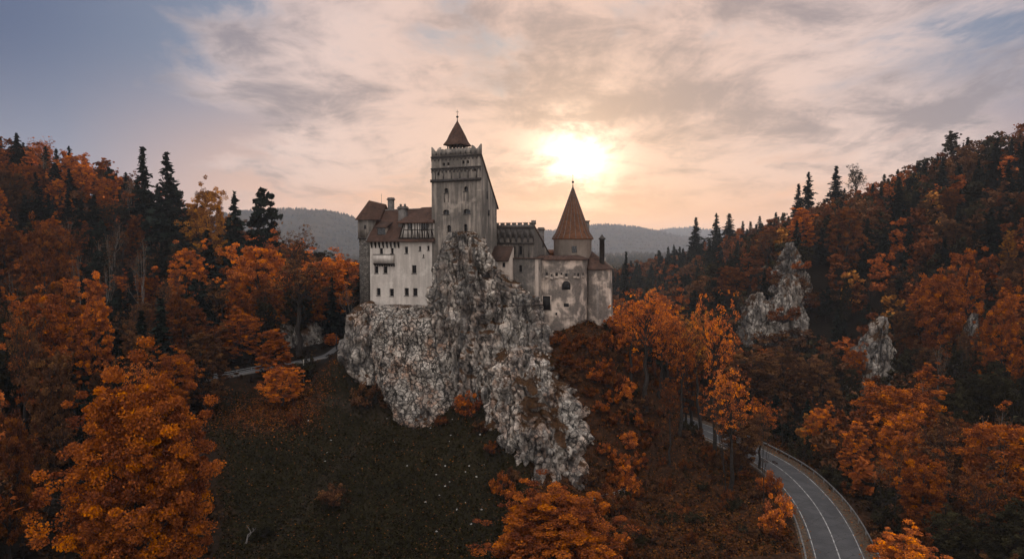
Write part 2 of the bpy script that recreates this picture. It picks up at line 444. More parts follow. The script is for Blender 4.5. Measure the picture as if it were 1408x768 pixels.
def rock_mat(name, blocks=0.5, moss=0.3, warm=0.25, seed=0.0, cell=1.0, bright=1.0, ledge=1.0, patch=2.6, stain=1.0):
    """Weathered limestone: fractured blocks, dark water streaks, rusty stains, dry grass on the ledges."""
    m_, n_ = new_mat(name)
    g = n_.n('ShaderNodeNewGeometry')
    p = n_.scale(g.outputs['Position'], (1, 1, 1), (seed, seed * 1.3, seed * 0.4))
    wob = n_.n('ShaderNodeTexNoise', ins={'Vector': p, 'Scale': 0.8, 'Detail': 4.0})
    pw = n_.vm('ADD', p, n_.vm('SCALE', n_.vm('SUBTRACT', wob.outputs['Color'], (0.5, 0.5, 0.5)), 1.3))
    pv_ = n_.scale(pw, (1, 1, 1.25))
    v = n_.n('ShaderNodeTexVoronoi', feature='DISTANCE_TO_EDGE', ins={'Vector': pv_, 'Scale': cell})
    vc = n_.n('ShaderNodeTexVoronoi', feature='F1', ins={'Vector': pv_, 'Scale': cell})
    v2 = n_.n('ShaderNodeTexVoronoi', feature='DISTANCE_TO_EDGE', ins={'Vector': n_.scale(pw, (1.2, 1.2, 0.55), (5, 5, 5)), 'Scale': cell * 2.3})
    sc_ = n_.n('ShaderNodeSeparateColor'); n_.put(sc_, 0, vc.outputs['Color'])
    crack = n_.ss(v.outputs['Distance'], 0.012, 0.11)
    crack2 = n_.ss(v2.outputs['Distance'], 0.0, 0.10)
    streak = n_.noise(n_.scale(pw, (1.0, 1.0, 0.16)), 0.75, 7, 0.68, 0.4)
    blot = n_.noise(p, 0.30, 7, 0.66, 0.5)
    fine = n_.noise(p, 3.0, 6, 0.72)
    grain = n_.noise(p, 1.3, 6, 0.75, 0.3)
    c = n_.mix(n_.ss(grain, 0.38, 0.62), tuple(bright * x for x in (0.155, 0.138, 0.120)), tuple(bright * x for x in (0.40, 0.36, 0.315)))
    c = n_.mix(n_.m('MULTIPLY', sc_.outputs[0], 0.6), c, tuple(bright * x for x in (0.52, 0.46, 0.39)))
    c = n_.mix(n_.ss(streak, 0.50, 0.62, 0.0, 0.9 * stain), c, (0.055, 0.050, 0.046))
    c = n_.mix(n_.ss(fine, 0.57, 0.68, 0.0, 0.5), c, tuple(min(0.8, bright * x) for x in (0.62, 0.56, 0.49)))
    c = n_.mix(n_.ss(n_.noise(p, 5.0, 5, 0.7), 0.58, 0.68, 0.0, 0.4), c, (0.045, 0.040, 0.037))
    wm = n_.m('MULTIPLY', n_.ss(n_.noise(n_.scale(p, (1, 1, 0.8), (8, 3, 1)), 0.22, 6, 0.6), 0.45, 0.60), warm)
    c = n_.mix(n_.m('MULTIPLY', wm, n_.ss(sc_.outputs[1], 0.2, 0.8, 0.3, 1.0)), c, (0.60, 0.33, 0.20))
    c = n_.mix(n_.m('MULTIPLY', n_.m('SUBTRACT', 1.0, crack), blocks), c, (0.030, 0.027, 0.025))
    c = n_.mix(n_.m('MULTIPLY', n_.m('SUBTRACT', 1.0, crack2), 0.32), c, (0.05, 0.046, 0.043))
    v3 = n_.n('ShaderNodeTexVoronoi', feature='DISTANCE_TO_EDGE', ins={'Vector': n_.scale(n_.vm('ADD', p, n_.vm('SCALE', wob.outputs['Color'], 1.6)), (0.42, 0.42, 0.085), (1, 6, 2)), 'Scale': 1.0})
    c = n_.mix(n_.ss(v3.outputs['Distance'], 0.012, 0.075, 0.85, 0.0), c, (0.020, 0.018, 0.016))      # long upright fissures
    tone = n_.noise(n_.scale(pw, (1.0, 1.0, 0.22), (2, 7, 1)), 0.26, 5, 0.6, 0.3)
    c = n_.mix(n_.ss(tone, 0.40, 0.60, 0.75 * stain, 0.0), c, (0.050, 0.048, 0.048))      # old water staining
    # dry grass and low plants where the face leans back
    s3 = n_.n('ShaderNodeSeparateXYZ'); n_.put(s3, 0, g.outputs['Normal'])
    up = n_.m('ADD', n_.m('MULTIPLY', s3.outputs[2], ledge), n_.m('MULTIPLY', n_.m('SUBTRACT', n_.noise(n_.scale(p, (1, 1, 0.6), (3, 1, 7)), 0.16, 6, 0.6, 0.4), 0.5), patch))
    up = n_.m('ADD', up, n_.m('ADD', n_.m('MULTIPLY', n_.m('SUBTRACT', fine, 0.5), 1.1), n_.m('MULTIPLY', n_.m('SUBTRACT', grain, 0.5), 1.1)))
    gm = n_.ss(up, 0.80 - moss, 1.06 - moss)
    gcol = n_.mix(n_.ss(fine, 0.3, 0.7), (0.028, 0.019, 0.010), (0.10, 0.045, 0.018))
    c = n_.mix(gm, c, gcol)
    h = n_.m('ADD', n_.m('ADD', n_.m('MULTIPLY', crack, 0.7 * blocks), n_.m('MULTIPLY', crack2, 0.35)), n_.m('ADD', n_.m('MULTIPLY', fine, 0.5), n_.m('ADD', grain, n_.m('MULTIPLY', streak, 0.9))))
    finish(n_, c, 0.95, h, 0.85, 0.35, 0.15)
    return m_
M['rock_crag'] = rock_mat('limestone_crag_face', 0.45, 0.12, 0.35, 0.0, 0.55, 1.75, 1.0, 2.6, 0.85)
M['rock_block'] = rock_mat('limestone_block_face', 0.95, -0.02, 0.75, 13.0, 1.05, 1.85, 1.0, 2.6, 0.45)
M['rock_lobe'] = rock_mat('limestone_buttress_face', 0.55, 0.56, 0.55, 31.0, 0.70, 1.85, 0.5, 4.6, 0.7)
M['rock_far'] = rock_mat('far_limestone_face', 0.3, 0.34, 0.1, 57.0, 0.30, 1.35, 0.7, 4.4, 0.7)
M['rock_dim'] = rock_mat('overgrown_limestone_face', 0.4, 0.5, 0.1, 71.0, 0.40, 1.3, 0.7, 4.0)

def leaf_mat(name, trans=0.35):
    m_, n_ = new_mat(name)
    oi = n_.n('ShaderNodeObjectInfo')
    tn = n_.n('ShaderNodeAttribute', attribute_name='tint').outputs['Fac']
    base = oi.outputs['Color']
    hsv = n_.n('ShaderNodeHueSaturation')
    n_.put(hsv, 'Hue', n_.m('ADD', 0.491, n_.m('MULTIPLY', tn, 0.020)))
    n_.put(hsv, 'Saturation', n_.m('ADD', 0.92, n_.m('MULTIPLY', tn, 0.16)))
    n_.put(hsv, 'Value', n_.m('ADD', 0.26, n_.m('MULTIPLY', n_.m('POWER', tn, 1.2), 1.40)))
    n_.put(hsv, 'Color', base)
    d = n_.n('ShaderNodeBsdfDiffuse', ins={'Color': hsv.outputs[0]})
    t = n_.n('ShaderNodeBsdfTranslucent', ins={'Color': hsv.outputs[0]})
    mx = n_.n('ShaderNodeMixShader', ins={0: trans, 1: d.outputs[0], 2: t.outputs[0]})
    n_.n('ShaderNodeOutputMaterial', ins={'Surface': mx.outputs[0]})
    return m_
M['leaf'] = leaf_mat('autumn_leaf', 0.16)
M['needle'] = leaf_mat('needle', 0.12)
def wood_stuff_mat():
    m_, n_ = new_mat('far_wood_leaf')
    tn = n_.n('ShaderNodeAttribute', attribute_name='tint').outputs['Fac']
    c = n_.n('ShaderNodeAttribute', attribute_name='leafcol').outputs['Color']
    hsv = n_.n('ShaderNodeHueSaturation', ins={'Hue': 0.5, 'Saturation': 1.0, 'Value': n_.m('ADD', 0.36, n_.m('MULTIPLY', tn, 1.2)), 'Color': c})
    d = n_.n('ShaderNodeBsdfDiffuse', ins={'Color': hsv.outputs[0]})
    t = n_.n('ShaderNodeBsdfTranslucent', ins={'Color': hsv.outputs[0]})
    mx = n_.n('ShaderNodeMixShader', ins={0: 0.16, 1: d.outputs[0], 2: t.outputs[0]})
    n_.n('ShaderNodeOutputMaterial', ins={'Surface': mx.outputs[0]})
    return m_
M['wood_leaf'] = wood_stuff_mat()
def far_hill_mat(name, a, b):
    m_, n_ = new_mat(name)
    p = geopos(n_)
    f = n_.m('ADD', n_.m('MULTIPLY', n_.noise(p, 0.006, 5, 0.6), 0.6), n_.m('MULTIPLY', n_.noise(p, 0.05, 4, 0.7), 0.4))
    finish(n_, n_.mix(n_.ss(f, 0.38, 0.62), a, b), 1.0, n_.noise(p, 0.12, 4, 0.7), 1.0, 6.0, 0.0)
    return m_
M['far_hill'] = far_hill_mat('far_wooded_hill', (0.022, 0.026, 0.022), (0.055, 0.042, 0.026))

def ground_mat():
    m_, n_ = new_mat('meadow_and_litter')
    p = geopos(n_)
    lit = n_.n('ShaderNodeAttribute', attribute_name='litter').outputs['Fac']
    wear = n_.n('ShaderNodeAttribute', attribute_name='wear').outputs['Fac']
    f1 = n_.noise(p, 0.10, 6, 0.65, 0.4); f2 = n_.noise(p, 0.9, 6, 0.7); f3 = n_.noise(p, 4.0, 5, 0.75)
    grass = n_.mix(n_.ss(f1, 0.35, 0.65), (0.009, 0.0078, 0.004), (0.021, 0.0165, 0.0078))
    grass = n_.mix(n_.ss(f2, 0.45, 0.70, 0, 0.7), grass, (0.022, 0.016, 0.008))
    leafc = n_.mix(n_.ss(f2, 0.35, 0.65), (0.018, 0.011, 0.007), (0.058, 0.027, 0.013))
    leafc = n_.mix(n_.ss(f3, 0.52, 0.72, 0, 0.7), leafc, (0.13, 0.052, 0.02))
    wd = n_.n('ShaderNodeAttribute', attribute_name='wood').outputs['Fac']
    leafc = n_.mix(n_.m('MULTIPLY', wd, 0.92), leafc, (0.007, 0.006, 0.004))      # dark undergrowth, painted near black for the shade between the crowns
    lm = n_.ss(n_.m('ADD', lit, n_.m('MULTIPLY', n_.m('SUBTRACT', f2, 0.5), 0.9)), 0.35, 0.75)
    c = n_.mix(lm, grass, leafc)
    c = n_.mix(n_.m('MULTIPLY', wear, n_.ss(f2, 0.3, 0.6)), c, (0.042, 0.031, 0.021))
    c = n_.mix(n_.ss(f3, 0.66, 0.78, 0, 0.5), c, (0.010, 0.009, 0.006))
    finish(n_, c, 1.0, n_.m('ADD', f2, n_.m('MULTIPLY', f3, 0.6)), 0.9, 0.3, 0.05)
    return m_
M['ground'] = ground_mat()
def asphalt_mat():
    m_, n_ = new_mat('asphalt')
    p = geopos(n_)
    f1 = n_.noise(p, 0.35, 5, 0.6); f2 = n_.noise(p, 7.0, 4, 0.8)
    c = n_.mix(n_.ss(f1, 0.35, 0.65), (0.040, 0.039, 0.040), (0.062, 0.060, 0.060))
    c = n_.mix(n_.ss(f2, 0.4, 0.7, 0, 0.35), c, (0.11, 0.107, 0.105))
    crk = n_.n('ShaderNodeTexVoronoi', feature='DISTANCE_TO_EDGE', ins={'Vector': n_.scale(n_.vm('ADD', p, n_.vm('SCALE', n_.n('ShaderNodeTexNoise', ins={'Vector': p, 'Scale': 1.2}).outputs['Color'], 0.8)), (1, 1, 1)), 'Scale': 0.33})
    c = n_.mix(n_.ss(crk.outputs['Distance'], 0.0, 0.02, 0.7, 0.0), c, (0.022, 0.021, 0.021))
    c = n_.mix(n_.ss(n_.noise(p, 0.16, 3, 0.5, 0.6), 0.56, 0.60, 0, 0.45), c, (0.034, 0.034, 0.035))
    finish(n_, c, 0.85, f2, 0.3, 0.03, 0.3)
    return m_
M['asphalt'] = asphalt_mat()
M['verge'] = simple('gravel_verge', (0.075, 0.052, 0.034), 0.5, 2.5, 1.0)
def paint_mat():
    m_, n_ = new_mat('worn_road_paint')
    p = geopos(n_)
    k = n_.ss(n_.m('ADD', n_.m('MULTIPLY', n_.noise(p, 0.8, 5, 0.6), 0.6), n_.m('MULTIPLY', n_.noise(p, 6.0, 4, 0.7), 0.4)), 0.42, 0.60)
    finish(n_, n_.mix(k, (0.40, 0.39, 0.37), (0.11, 0.107, 0.10)), 0.8)
    return m_
M['paint'] = paint_mat()

# ------------------------------------------------------------------ terrain
ROAD_Z = 20.0
ROAD_PTS = [(8, 40), (22, 54), (32.5, 68), (39.4, 80), (43.3, 91), (45.9, 101), (47.3, 110), (47.8, 119), (46.9, 127), (44.8, 136), (41.5, 146), (36.5, 158), (29, 172), (18, 188), (4, 204)]
def catmull(P, step=1.0):
    P = np.asarray(P, float)
    Q = np.vstack([2 * P[0] - P[1], P, 2 * P[-1] - P[-2]])
    out = []
    for i in range(1, len(Q) - 2):
        p0, p1, p2, p3 = Q[i - 1:i + 3]
        n_ = max(2, int(np.linalg.norm(p2 - p1) / step))
        t = np.linspace(0, 1, n_, endpoint=False)[:, None]
        out.append(0.5 * (2 * p1 + (p2 - p0) * t + (2 * p0 - 5 * p1 + 4 * p2 - p3) * t ** 2 + (3 * p1 - p0 - 3 * p2 + p3) * t ** 3))
    out.append(P[-1:])
    return np.vstack(out)
ROAD = catmull(ROAD_PTS)
lane_px = [(225, 538, 147), (262, 526, 150), (310, 517, 153), (352, 509, 156), (400, 499, 159), (452, 488, 163), (474, 474, 172)]
LANE = catmull([tuple(at(*q)) for q in lane_px], 1.5)

pix = [  # points of the ground read off the photograph: pixel and distance
    (400, 768, 95), (600, 768, 91), (300, 700, 106), (450, 650, 117), (560, 600, 125), (480, 520, 143), (650, 650, 114),
    (700, 740, 98), (430, 560, 137), (420, 512, 154), (340, 560, 142), (330, 620, 122), (520, 548, 137), (600, 572, 131),
    (668, 610, 119), (735, 676, 111), (820, 648, 117), (840, 700, 104),
    (850, 560, 128), (900, 640, 122), (950, 700, 110), (870, 472, 157), (900, 522, 150), (960, 575, 142),
    (1000, 655, 119), (1050, 735, 97), (850, 768, 92), (1000, 768, 88), (262, 529, 149), (352, 513, 155), (452, 491, 162), (470, 470, 175)]
xyz = [
    (-38, 68, 25), (-30, 50, 22), (-60, 90, 19), (-64, 120, 24), (-50, 128, 25), (0, 50, 12), (0, 0, 8), (-60, 20, 25), (60, 20, 12),
    # bank under the bastions
    (10, 134, 41.5), (16, 135, 42.5), (20, 137, 42.5), (22, 143, 41), (9, 128, 37), (15, 127, 37), (19, 129, 36.5),
    # castle rock
    (-30, 149, 45.5), (-30, 158, 45), (-20, 148, 46), (-10, 146, 46.5), (-10, 158, 46), (0, 148, 46), (8, 148, 44), (14, 148, 42), (20, 150, 40.5), (18, 158, 41),
    (-40, 152, 34), (-38, 165, 37), (0, 172, 41), (0, 190, 32), (-30, 185, 35), (28, 172, 33), (30, 152, 33), (36, 145, 25.5),
    (0, 250, 26), (0, 400, 16), (60, 300, 20), (55, 400, 16), (60, 230, 19), (70, 180, 18.5), (62, 140, 18), (58, 115, 18.2), (60, 95, 18.2), (55, 75, 17),
    # hill beyond the road
    (74, 100, 18), (120, 120, 24), (125, 170, 31), (150, 200, 47), (110, 235, 42), (90, 232, 27), (100, 258, 52), (100, 190, 21), (170, 150, 50), (220, 200, 80),
    (191, 300, 87), (222, 300, 97), (172, 330, 74), (158, 370, 65), (131, 420, 53), (99, 480, 38), (80, 520, 26), (260, 400, 80), (220, 480, 55),
    (330, 300, 115), (350, 150, 112), (300, 50, 90), (200, 60, 55), (120, 40, 24), (140, 290, 64), (120, 340, 48), (90, 400, 28), (95, 310, 36),
    # hill above the lane
    (-171, 262, 81), (-196, 262, 83), (-138, 256, 64), (-102, 250, 47), (-80, 246, 42), (-54, 232, 37), (-30, 215, 33), (-127, 200, 46), (-91, 190, 36),
    (-103, 150, 29), (-80, 165, 31), (-67, 90, 17), (-110, 110, 29), (-150, 150, 50), (-200, 180, 70), (-260, 260, 90), (-200, 360, 60), (-110, 350, 28), (-300, 100, 90), (-150, 60, 40),
    (-150, 420, 25), (-300, 450, 50), (-420, 250, 90), (480, 300, 110), (400, 520, 70), (0, 560, 12), (-250, 600, 20), (250, 640, 25), (-400, -100, 60), (400, -100, 60), (0, -150, 8)]
CTRL = np.array([at(*q) for q in pix] + [tuple(map(float, q)) for q in xyz])
_c2 = 12.0 ** 2
def _phi(a, b):
    return np.sqrt(((a[:, None, :] - b[None, :, :]) ** 2).sum(2) + _c2)
_A = _phi(CTRL[:, :2], CTRL[:, :2])
_W = np.linalg.solve(_A + np.eye(len(CTRL)) * 0.35 * -1.0, CTRL[:, 2] - 30.0)
def polydist(x, y, P):
    d = np.full(x.shape, 1e9)
    zz = np.zeros(x.shape)
    for i in range(len(P) - 1):
        a, b = P[i], P[i + 1]
        ab = b[:2] - a[:2]
        t = np.clip(((x - a[0]) * ab[0] + (y - a[1]) * ab[1]) / (ab @ ab), 0, 1)
        dd = np.hypot(x - a[0] - t * ab[0], y - a[1] - t * ab[1])
        near = dd < d
        d = np.where(near, dd, d)
        if P.shape[1] > 2:
            zz = np.where(near, a[2] + t * (b[2] - a[2]), zz)
    return d, zz
def sst(x, a, b):
    t = np.clip((x - a) / (b - a), 0, 1)
    return t * t * (3 - 2 * t)
def hgt(x, y, detail=True):
    x, y = np.atleast_1d(np.asarray(x, float)), np.atleast_1d(np.asarray(y, float))
    z = np.empty(x.shape)
    for i in range(0, x.size, 20000):
        q = np.stack([x.ravel()[i:i + 20000], y.ravel()[i:i + 20000]], 1)
        z.ravel()[i:i + 20000] = _phi(q, CTRL[:, :2]) @ _W + 30.0
    far = sst(np.hypot(x, y - 250), 380, 700)
    z = np.clip(z, 4, 135) * (1 - far) + 12.0 * far
    if detail:
        z = z + fbm(x / 14, y / 14, 3, 4) * 2.2 * (1 - far) + fbm(x / 3.2, y / 3.2, 9, 3) * 0.55 * (1 - far)
    dr, _ = polydist(x, y, ROAD[::3])
    k = 1 - sst(dr, 4.6, 13.0)
    z = z * (1 - k) + (ROAD_Z - 0.10) * k
    dl, lz = polydist(x, y, LANE[::2])
    k = 1 - sst(dl, 2.0, 5.5)
    z = z * (1 - k) + (lz - 0.15) * k
    return z
def hz(x, y):
    return float(hgt(x, y)[0])

def warp_axis(core0, core1, step, lo, hi, g=1.09):
    a = list(np.arange(core0, core1 + 0.01, step))
    s = step
    while a[-1] < hi:
        s *= g; a.append(a[-1] + s)
    s = step
    while a[0] > lo:
        s *= g; a.insert(0, a[0] - s)
    return np.array(a)
gx = warp_axis(-110, 110, 1.25, -5800, 5800)
gy = warp_axis(45, 240, 1.25, -140, 7200)
X, Y = np.meshgrid(gx, gy)
Z = hgt(X.ravel(), Y.ravel()).reshape(X.shape)
nx, ny = len(gx), len(gy)
idx = np.arange(nx * ny).reshape(ny, nx)
GF = np.stack([idx[:-1, :-1], idx[:-1, 1:], idx[1:, 1:], idx[1:, :-1]], -1).reshape(-1, 4)
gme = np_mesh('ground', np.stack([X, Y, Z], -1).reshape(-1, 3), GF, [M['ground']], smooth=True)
# leaf litter lies everywhere but on the open meadow; footpaths are worn into the meadow
def in_meadow(x, y):
    px = 704 + FPX * x / np.maximum(y, 1)
    m_ = sst(px + 60 * fbm(x / 9, y / 9, 51, 3), 250, 350) * (1 - sst(px, 690, 760)) * sst(y, 70, 80) * (1 - sst(y, 140, 156))
    return m_
PATH1 = catmull([tuple(at(*q))[:2] for q in [(415, 545, 143), (455, 553, 139), (500, 557, 135), (530, 562, 133)]], 1.5)
PATH2 = catmull([tuple(at(*q))[:2] for q in [(345, 768, 95), (400, 700, 104), (455, 640, 117), (500, 590, 128), (520, 560, 134)]], 1.5)
lit = 1 - in_meadow(X.ravel(), Y.ravel()) * 0.92
px_ = 704 + FPX * X.ravel() / np.maximum(Y.ravel(), 1)
lit = np.maximum(lit, 0.7 * (1 - sst(np.hypot(X.ravel() + 48, (Y.ravel() - 138) * 0.8), 7, 16)))
d1, _ = polydist(X.ravel(), Y.ravel(), PATH1)
d2, _ = polydist(X.ravel(), Y.ravel(), PATH2)
wear = np.maximum((1 - sst(d1, 0.4, 1.5)) * 1.0, (1 - sst(d2, 0.3, 1.9)) * 0.6)
Xf, Yf = X.ravel(), Y.ravel()
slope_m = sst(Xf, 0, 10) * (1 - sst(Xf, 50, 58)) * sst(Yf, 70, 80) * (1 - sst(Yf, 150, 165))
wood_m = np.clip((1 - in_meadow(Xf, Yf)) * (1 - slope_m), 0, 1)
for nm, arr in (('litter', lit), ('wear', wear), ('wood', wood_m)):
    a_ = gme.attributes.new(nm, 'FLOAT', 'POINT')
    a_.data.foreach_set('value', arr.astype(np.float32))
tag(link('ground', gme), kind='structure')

# far ridges
def far_ridge(name, crest, depth, seed):
    """crest: (px, py, d) along the skyline"""
    C = catmull([tuple(at(*q)) for q in crest], 24.0)
    n_, mrow = len(C), 25
    V = []
    for j in range(mrow):
        t = -1 + 2 * j / (mrow - 1)
        for i in range(n_):
            x, y, z = C[i]
            yy = y + t * depth
            k = (1 - abs(t) ** 1.5)
            h = 8 + (z - 8) * k + 0
            h += fbm(x / 160.0, yy / 160.0, seed, 4) * 46 * k
            V.append((x, yy, h - (3 if j in (0, mrow - 1) else 0)))
    V = np.array(V)
    ii = np.arange(n_ * mrow).reshape(mrow, n_)
    F = np.stack([ii[:-1, :-1], ii[:-1, 1:], ii[1:, 1:], ii[1:, :-1]], -1).reshape(-1, 4)
    o = link(name, np_mesh(name, V, F, [M['far_hill']], smooth=True))
    return tag(o, kind='structure'), V
_, FV1 = far_ridge('hill', [(60, 330, 3060), (200, 312, 3070), (300, 298, 3080), (360, 290, 3090), (400, 290, 3100), (440, 292, 3105), (470, 297, 3100), (500, 306, 3100), (540, 317, 3100), (600, 330, 3100)], 760, 5)
_, FV2 = far_ridge('hill', [(560, 330, 4600), (640, 322, 4600), (700, 317, 4610), (745, 318, 4620), (780, 314, 4630), (815, 310, 4640), (845, 310, 4650), (872, 313, 4650), (900, 318, 4650), (930, 324, 4650), (1000, 333, 4650)], 900, 8)
_, FV3 = far_ridge('hill', [(820, 326, 6400), (880, 320, 6400), (920, 316, 6400), (948, 312, 6400), (975, 316, 6400), (1040, 319, 6400), (1150, 318, 6400)], 700, 12)

def strip(name, P, lo, hi, z, mat_, kind='structure', i0=0, i1=None):
    """ribbon along the line P between the side offsets lo and hi"""
    P = np.asarray(P)[i0:i1]
    T = np.gradient(P[:, :2], axis=0); T /= np.linalg.norm(T, axis=1, keepdims=True)
    Nn = np.stack([T[:, 1], -T[:, 0]], 1)
    zz = np.full(len(P), z) if np.isscalar(z) else z
    A = np.column_stack([P[:, :2] + Nn * lo, zz]); B = np.column_stack([P[:, :2] + Nn * hi, zz])
    V = np.vstack([A, B]); n_ = len(P)
    F = np.array([(i, n_ + i, n_ + i + 1, i + 1) for i in range(n_ - 1)])
    o = link(name, np_mesh(name, V, F, [mat_], smooth=True))
    if kind: tag(o, kind=kind)
    return o
ROADF = catmull(ROAD_PTS, 0.6)
strip('road_verge', ROADF, -4.5, 4.9, ROAD_Z - 0.03, M['verge'])
strip('road', ROADF, -3.15, 3.15, ROAD_Z, M['asphalt'])
strip('road_centre_line', ROADF, -0.07, 0.07, ROAD_Z + 0.004, M['paint'])
strip('road_edge_line', ROADF, -2.95, -2.84, ROAD_Z + 0.004, M['paint'])
strip('road_edge_line', ROADF, 2.84, 2.95, ROAD_Z + 0.004, M['paint'])
strip('lane', LANE, -1.9, 1.5, LANE[:, 2], M['asphalt'])
def kerb(P, off, wdt, z0, z1, name):
    P = np.asarray(P)
    T = np.gradient(P[:, :2], axis=0); T /= np.linalg.norm(T, axis=1, keepdims=True)
    Nn = np.stack([T[:, 1], -T[:, 0]], 1)
    b = MB()
    for i in range(len(P) - 1):
        q = []
        for zz in (z0, z1):
            q.append([(*(P[i, :2] + Nn[i] * off), P[i, 2] + zz), (*(P[i, :2] + Nn[i] * (off + wdt)), P[i, 2] + zz),
                      (*(P[i + 1, :2] + Nn[i + 1] * (off + wdt)), P[i + 1, 2] + zz), (*(P[i + 1, :2] + Nn[i + 1] * off), P[i + 1, 2] + zz)])
        b.hexa(q[0], q[1])
    return tag(b.build(name, M['concrete']), kind='structure')
kerb(LANE, 1.5, 0.35, -0.5, 0.22, 'lane_kerb')
R3 = np.column_stack([ROADF, np.full(len(ROADF), ROAD_Z)])
kerb(R3[::2], -4.2, 0.22, -0.2, 0.14, 'road_kerb')

# ------------------------------------------------------------------ rocks
def rock_mass(name, rows, thick, mat_, seed, amp=1.0, step=0.35, nphi=150, blocky=0.0, power=0.8, lean=0.0, freq=0.28):
    """A free-standing mass of rock. rows: (py, px left, px right, distance of its front) from the top down."""
    rr = []
    for row in rows:
        py, pl, pr, d = row[:4]
        tk = row[4] if len(row) > 4 else thick
        a, b = at(pl, py, d + tk * 0.6), at(pr, py, d + tk * 0.6)
        rr.append((0.5 * (a[2] + b[2]), a[0], b[0], d, tk))
    rr = np.array(sorted(rr))
    zs = np.arange(rr[0, 0], rr[-1, 0] + step, step)
    xl, xr, df, tks = (np.interp(zs, rr[:, 0], rr[:, k]) for k in (1, 2, 3, 4))
    ker = np.ones(5) / 5
    sm = lambda v: np.convolve(np.pad(v, 2, mode='edge'), ker, 'valid')
    xl, xr, df = sm(xl), sm(xr), sm(df)
    th = np.linspace(0, 2 * np.pi, nphi, endpoint=False)
    # more vertices on the front half
    th = th + 0.45 * np.sin(th) * 0 
    ca, sa = np.cos(th), np.sin(th)
    ca_, sa_ = np.sign(ca) * np.abs(ca) ** power, np.sign(sa) * np.abs(sa) ** power
    V = []
    for j, z in enumerate(zs):
        hw, xc = max(0.05, (xr[j] - xl[j]) / 2), (xr[j] + xl[j]) / 2
        T = min(tks[j], hw * 2.0 + 1.0)
        for k in range(nphi):
            x = xc + hw * ca_[k]
            y = df[j] + T - T * sa_[k] if sa_[k] > 0 else df[j] + T - T * 0.8 * sa_[k]
            V.append((x, y, z, ca[k], -sa[k], min(1.0, hw / 1.5)))
    V = np.array(V)
    out = V[:, :3].copy()
    off = Vector((seed * 7.3, seed * 3.1, seed * 5.7))
    for i in range(len(V)):
        p = Vector(V[i, :3])
        q = p * freq + off
        a = mnoise.fractal(q, 1.0, 2.1, 3, noise_basis='PERLIN_ORIGINAL') * 1.25
        qs = Vector((p.x * 0.55, p.y * 0.55, p.z * 0.13)) + off
        rdg = 1 - abs(mnoise.noise(qs)) * 2.2
        a += max(0.0, rdg - 0.66) * -3.4
        rd2 = 1 - abs(mnoise.noise(Vector((p.x * 0.27 + 3, p.y * 0.27, p.z * 0.07)) + off)) * 2.2
        a += max(0.0, rd2 - 0.7) * -4.0
        wob = mnoise.noise_vector(p * 0.5 + off)
        pb = Vector((p.x + wob.x * 0.8, p.y + wob.y * 0.8, p.z * 0.42 + wob.z * 0.5))
        for fr_, am in ((0.24, 1.25), (0.55, 0.70), (1.25, 0.30)):
            c_ = pb * fr_ + off
            dd, pp = mnoise.voronoi(c_)
            h_ = mnoise.noise(pp[0] * 7.31 + off)
            tl = mnoise.noise_vector(pp[0] * 5.17)
            a += am * (h_ * 0.9 + (c_ - pp[0]).dot(tl) * 0.8) - am * 0.55 * max(0.0, 0.16 - (dd[1] - dd[0])) / 0.16
        a += (abs(((p.z + mnoise.noise(q * 0.8) * 4) / 4.3) % 1.0 - 0.5) - 0.25) * 0.5
        if blocky:
            dd, _pp = mnoise.voronoi(Vector((p.x * 0.95, p.y * 0.95, p.z * 1.15)) + off)
            a += blocky * min(0.30, (dd[1] - dd[0])) * 0.9
        a *= amp * V[i, 5]
        out[i, 0] += V[i, 3] * a
        out[i, 1] += V[i, 4] * a * 1.1
        out[i, 2] += 0.25 * a
    nr = len(zs)
    ii = np.arange(nr * nphi).reshape(nr, nphi)
    F = [tuple(f) for f in np.stack([ii[:-1], np.roll(ii[:-1], -1, 1), np.roll(ii[1:], -1, 1), ii[1:]], -1).reshape(-1, 4)]
    top = out[ii[-1]].mean(0) + np.array([0, 0, 0.25])
    out = np.vstack([out, top])
    for k in range(nphi):
        F.append((int(ii[-1, k]), int(ii[-1, (k + 1) % nphi]), len(out) - 1))
    o0 = np.array([out[:, 0].mean(), out[:, 1].mean(), out[:, 2].min()])
    me = np_mesh(name, out - o0, F, [mat_], smooth=False)
    return link(name, me, None, o0)

tag(rock_mass('cliff', [(319, 624, 652, 133.4, 2.2), (324, 614, 662, 132.6, 2.8), (334, 608, 670, 131.8, 3.4), (350, 604, 674, 131.4, 4), (366, 600, 680, 131.0, 4.5), (378, 596, 694, 130.6, 5), (392, 590, 712, 130.4, 5.5),
    (408, 586, 736, 130.2, 6), (430, 584, 750, 130.0, 7), (455, 584, 758, 129.4, 8), (485, 590, 764, 128.6, 9), (515, 600, 766, 127.3, 9), (560, 640, 760, 125, 9), (620, 660, 740, 120, 9)],
    9.0, M['rock_crag'], 1, 0.95, 0.25, 260, 0.35, 0.72), kind='structure')
tag(rock_mass('cliff', [(420, 506, 620, 137.8), (426, 503, 660, 135.8), (436, 504, 680, 134.0), (455, 506, 690, 132.8), (490, 510, 694, 131.8), (520, 517, 696, 130.6),
    (545, 523, 694, 129.4), (566, 534, 690, 128.2), (582, 545, 690, 127), (604, 552, 690, 125.6)],
    8.0, M['rock_block'], 2, 0.55, 0.25, 260, 0.9, 0.72), kind='structure')
tag(rock_mass('cliff', [(415, 498, 520, 142), (422, 489, 528, 140.8), (436, 480, 530, 139.6), (456, 473, 534, 138.6), (478, 467, 530, 138), (496, 467, 530, 137.4), (508, 476, 534, 137.0), (524, 490, 536, 136.4)],
    6.0, M['rock_crag'], 3, 0.7, 0.28, 120, 0.6), kind='structure')
